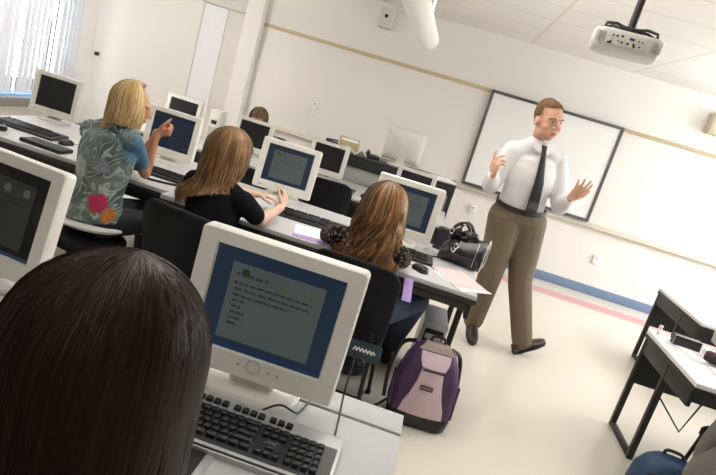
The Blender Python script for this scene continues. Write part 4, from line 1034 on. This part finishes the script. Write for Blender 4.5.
# right tables
SHN = 0
for x, y, rz, lb in ((1.86, 3.66, 8, 'white sheet at the aisle end of the nearest right table'), (1.93, 3.33, -6, 'white sheet in the middle of the nearest right table'), (1.98, 3.56, 14, 'white sheet near the far edge of the nearest right table')):
    sheet(lb, (x, y, .7018+.0034*SHN), .22, .30, R(rz), paper); SHN += 1
o = thing('document_tray', 'black tray with silver rim standing on the nearest right table', 'tray', (1.80, 3.76, .70), R(-4), None, .62)
MB().bb(-.13, .13, -.05, .05, 0, .10, .004).build('tray_body', blackp, o)
b = MB(); b.tube([(-.132, -.054, .0), (-.132, -.054, .104), (.132, -.054, .104), (.132, -.054, .0)], .005, 6); b.build('rim', silver, o)
o = thing('eraser', 'small pink and white eraser at the corner of the nearest right table', 'eraser', (1.675, 3.87, .70), R(60))
MB().box((0, 0, .022), (.035, .022, .044), bev=.004).build('eraser_body', white, o); MB().box((0, 0, .05), (.035, .022, .02), bev=.004).build('eraser_tip', pinkp, o)
o = thing('monitor_back', 'grey monitor standing on the nearest right table beside the dark pencil case', 'monitor', (2.13, 3.79, .70), R(4))
MB().loft([[(x, y, z+.23) for x, z in rrect(.36, .32, .02)] for y in (-.02, .02)]).build('bezel', grayplast, o)
MB().loft([[(x*k, y, z*k+.23) for x, z in rrect(.34, .30, .03)] for k, y in ((1, .02), (.9, .07), (.6, .12))]).build('housing', cream2, o)
MB().loft([[(x*k, y*k+.04, z) for x, y in rrect(.22, .18, .06)] for k, z in ((1, 0), (1, .012), (.35, .03), (.3, .12))]).build('base', grayplast, o)
o['category'] = 'monitor'; o.name = 'monitor'
o = thing('pencil_case', 'dark pencil case lying on white papers at the right edge', 'pencil case', (1.90, 3.50, .7125), R(-30))
MB().tube([(-.09, 0, .035), (-.05, 0, .035), (.05, .005, .035), (.09, .0, .035)], lambda t: .034-.012*abs(2*t-1)**3, 14, 6).build('case_body', mat('plum black cloth', (.03, .018, .022), .6, var=.4), o)
MB().tube([(-.08, 0, .066), (0, .003, .0705), (.08, 0, .066)], .003, 6, 5).build('zipper', mat('pink zip', (.45, .12, .16), .5), o)
o = thing('paper_box', 'pale box beyond the papers on the nearest right table', 'box', (1.925, 3.66, .7125), R(-8), None, .5)
MB().bb(-.10, .10, -.06, .06, 0, .075, .004).build('box_body', mat('pale pink card', (.78, .66, .60), .7), o); MB().bb(-.104, .104, -.064, .064, .06, .082, .004).build('box_lid', paper, o)
# black shoes / bag under the table
o = thing('shoulder_bag', 'small black bag lying on the floor under the chair of the curly haired woman', 'bag', (-.17, 3.34, 0), R(15))
shell('bag_body', [bl_(.002, .20, .10, 0, .045), bl_(.02, .25, .14, 0, .06), bl_(.07, .24, .13, 0, .06), bl_(.105, .15, .07, 0, .03)], blackmat, o)
MB().tube([(-.09, 0, .09), (-.05, -.06, .13), (.06, -.07, .10), (.10, 0, .08)], .008, 8, 6).build('strap', blackp, o)

# ------------------------------------------------------------------ light
def area(name, loc, target, sx, sy, power, col=(1, 1, 1)):
    l = bpy.data.lights.new(name, 'AREA'); l.shape = 'RECTANGLE'; l.size = sx; l.size_y = sy; l.energy = power; l.color = col
    o = bpy.data.objects.new(name, l); COL.objects.link(o); o.location = loc
    o.rotation_euler = (V(target)-V(loc)).to_track_quat('-Z', 'Y').to_euler(); return o
area('added_light_right', (WX1-.06, 5.9, 1.95), (-1., 5.6, 1.4), 2.4, 1.2, 115, (.88, .95, 1))  # stands in for a strobe from the right, placed at the added window
area('daylight_left', (WX0-.30, 6.1, 1.45), (0, 5.8, 1.0), 2.0, 1.7, 75, (.93, .97, 1))
area('tube_lamp_light', (LX, 1.7, LZ-LR-.01), (LX, 1.7, 0), .10, 5.4, 13, (1, .98, .95))
area('added_ceiling_uplight', (LX, 3.3, LZ+LR+.02), (LX, 3.3, 3), .12, 2.4, 60, (1, .995, .98))  # added above the tube to brighten the ceiling by bounce
area('added_right_uplight', (3.2, 4.6, LZ+LR+.02), (3.2, 4.6, 3), .12, 3.6, 66, (1, 1, .995))  # extra ceiling bounce on the right, at the added second lamp
area('added_right_downlight', (3.2, 3.3, LZ-LR-.01), (3.2, 3.3, 0), .12, 4.0, 62, (.98, .99, 1))  # added downlight for the right tables' shadows and a brighter floor
area('added_left_uplight', (-3.6, 4.6, LZ+LR+.02), (-3.6, 4.6, 3), .12, 3.2, 72, (1, .99, .97))  # extra ceiling bounce on the left, at the added third lamp
area('added_left_wall_light', (-3.6, 5.0, LZ-LR-.01), (-3.0, 7.0, 1.2), .12, 2.4, 22, (1, .97, .94))  # added to brighten the left part of the front wall
wd = bpy.data.worlds.new('World'); sc.world = wd; wd.use_nodes = True
bg = wd.node_tree.nodes['Background']; sky = wd.node_tree.nodes.new('ShaderNodeTexSky'); sky.sky_type = 'HOSEK_WILKIE'; sky.turbidity = 4; sky.sun_direction = (.6, .5, .6)
wd.node_tree.links.new(sky.outputs[0], bg.inputs[0]); bg.inputs[1].default_value = 1.0

# ------------------------------------------------------------------ camera
r, p, y = R(16.7), R(13.518), R(-5.325)
cy, sy, cp, sp, cr, sr = math.cos(y), math.sin(y), math.cos(p), math.sin(p), math.cos(r), math.sin(r)
Fv = V((sy*cp, cy*cp, -sp)); R0 = V((cy, -sy, 0)); U0 = R0.cross(Fv)
Rv = cr*R0+sr*U0; Uv = -sr*R0+cr*U0
cam = bpy.data.cameras.new('Camera'); co = bpy.data.objects.new('Camera', cam); COL.objects.link(co)
mw = Matrix((Rv, Uv, -Fv)).transposed().to_4x4(); mw.translation = V((0, 0, 1.63)); co.matrix_world = mw
cam.sensor_width = 36; cam.sensor_fit = 'HORIZONTAL'; cam.lens = 592.8/716*36; cam.clip_start = .02
sc.camera = co
sc.view_settings.view_transform = 'Standard'; sc.view_settings.look = 'None'; sc.view_settings.gamma = 1; sc.view_settings.exposure = 0.0
sc.view_settings.use_curve_mapping = False
sc.cycles.use_denoising = True
sc.cycles.max_bounces = 8; sc.cycles.diffuse_bounces = 5
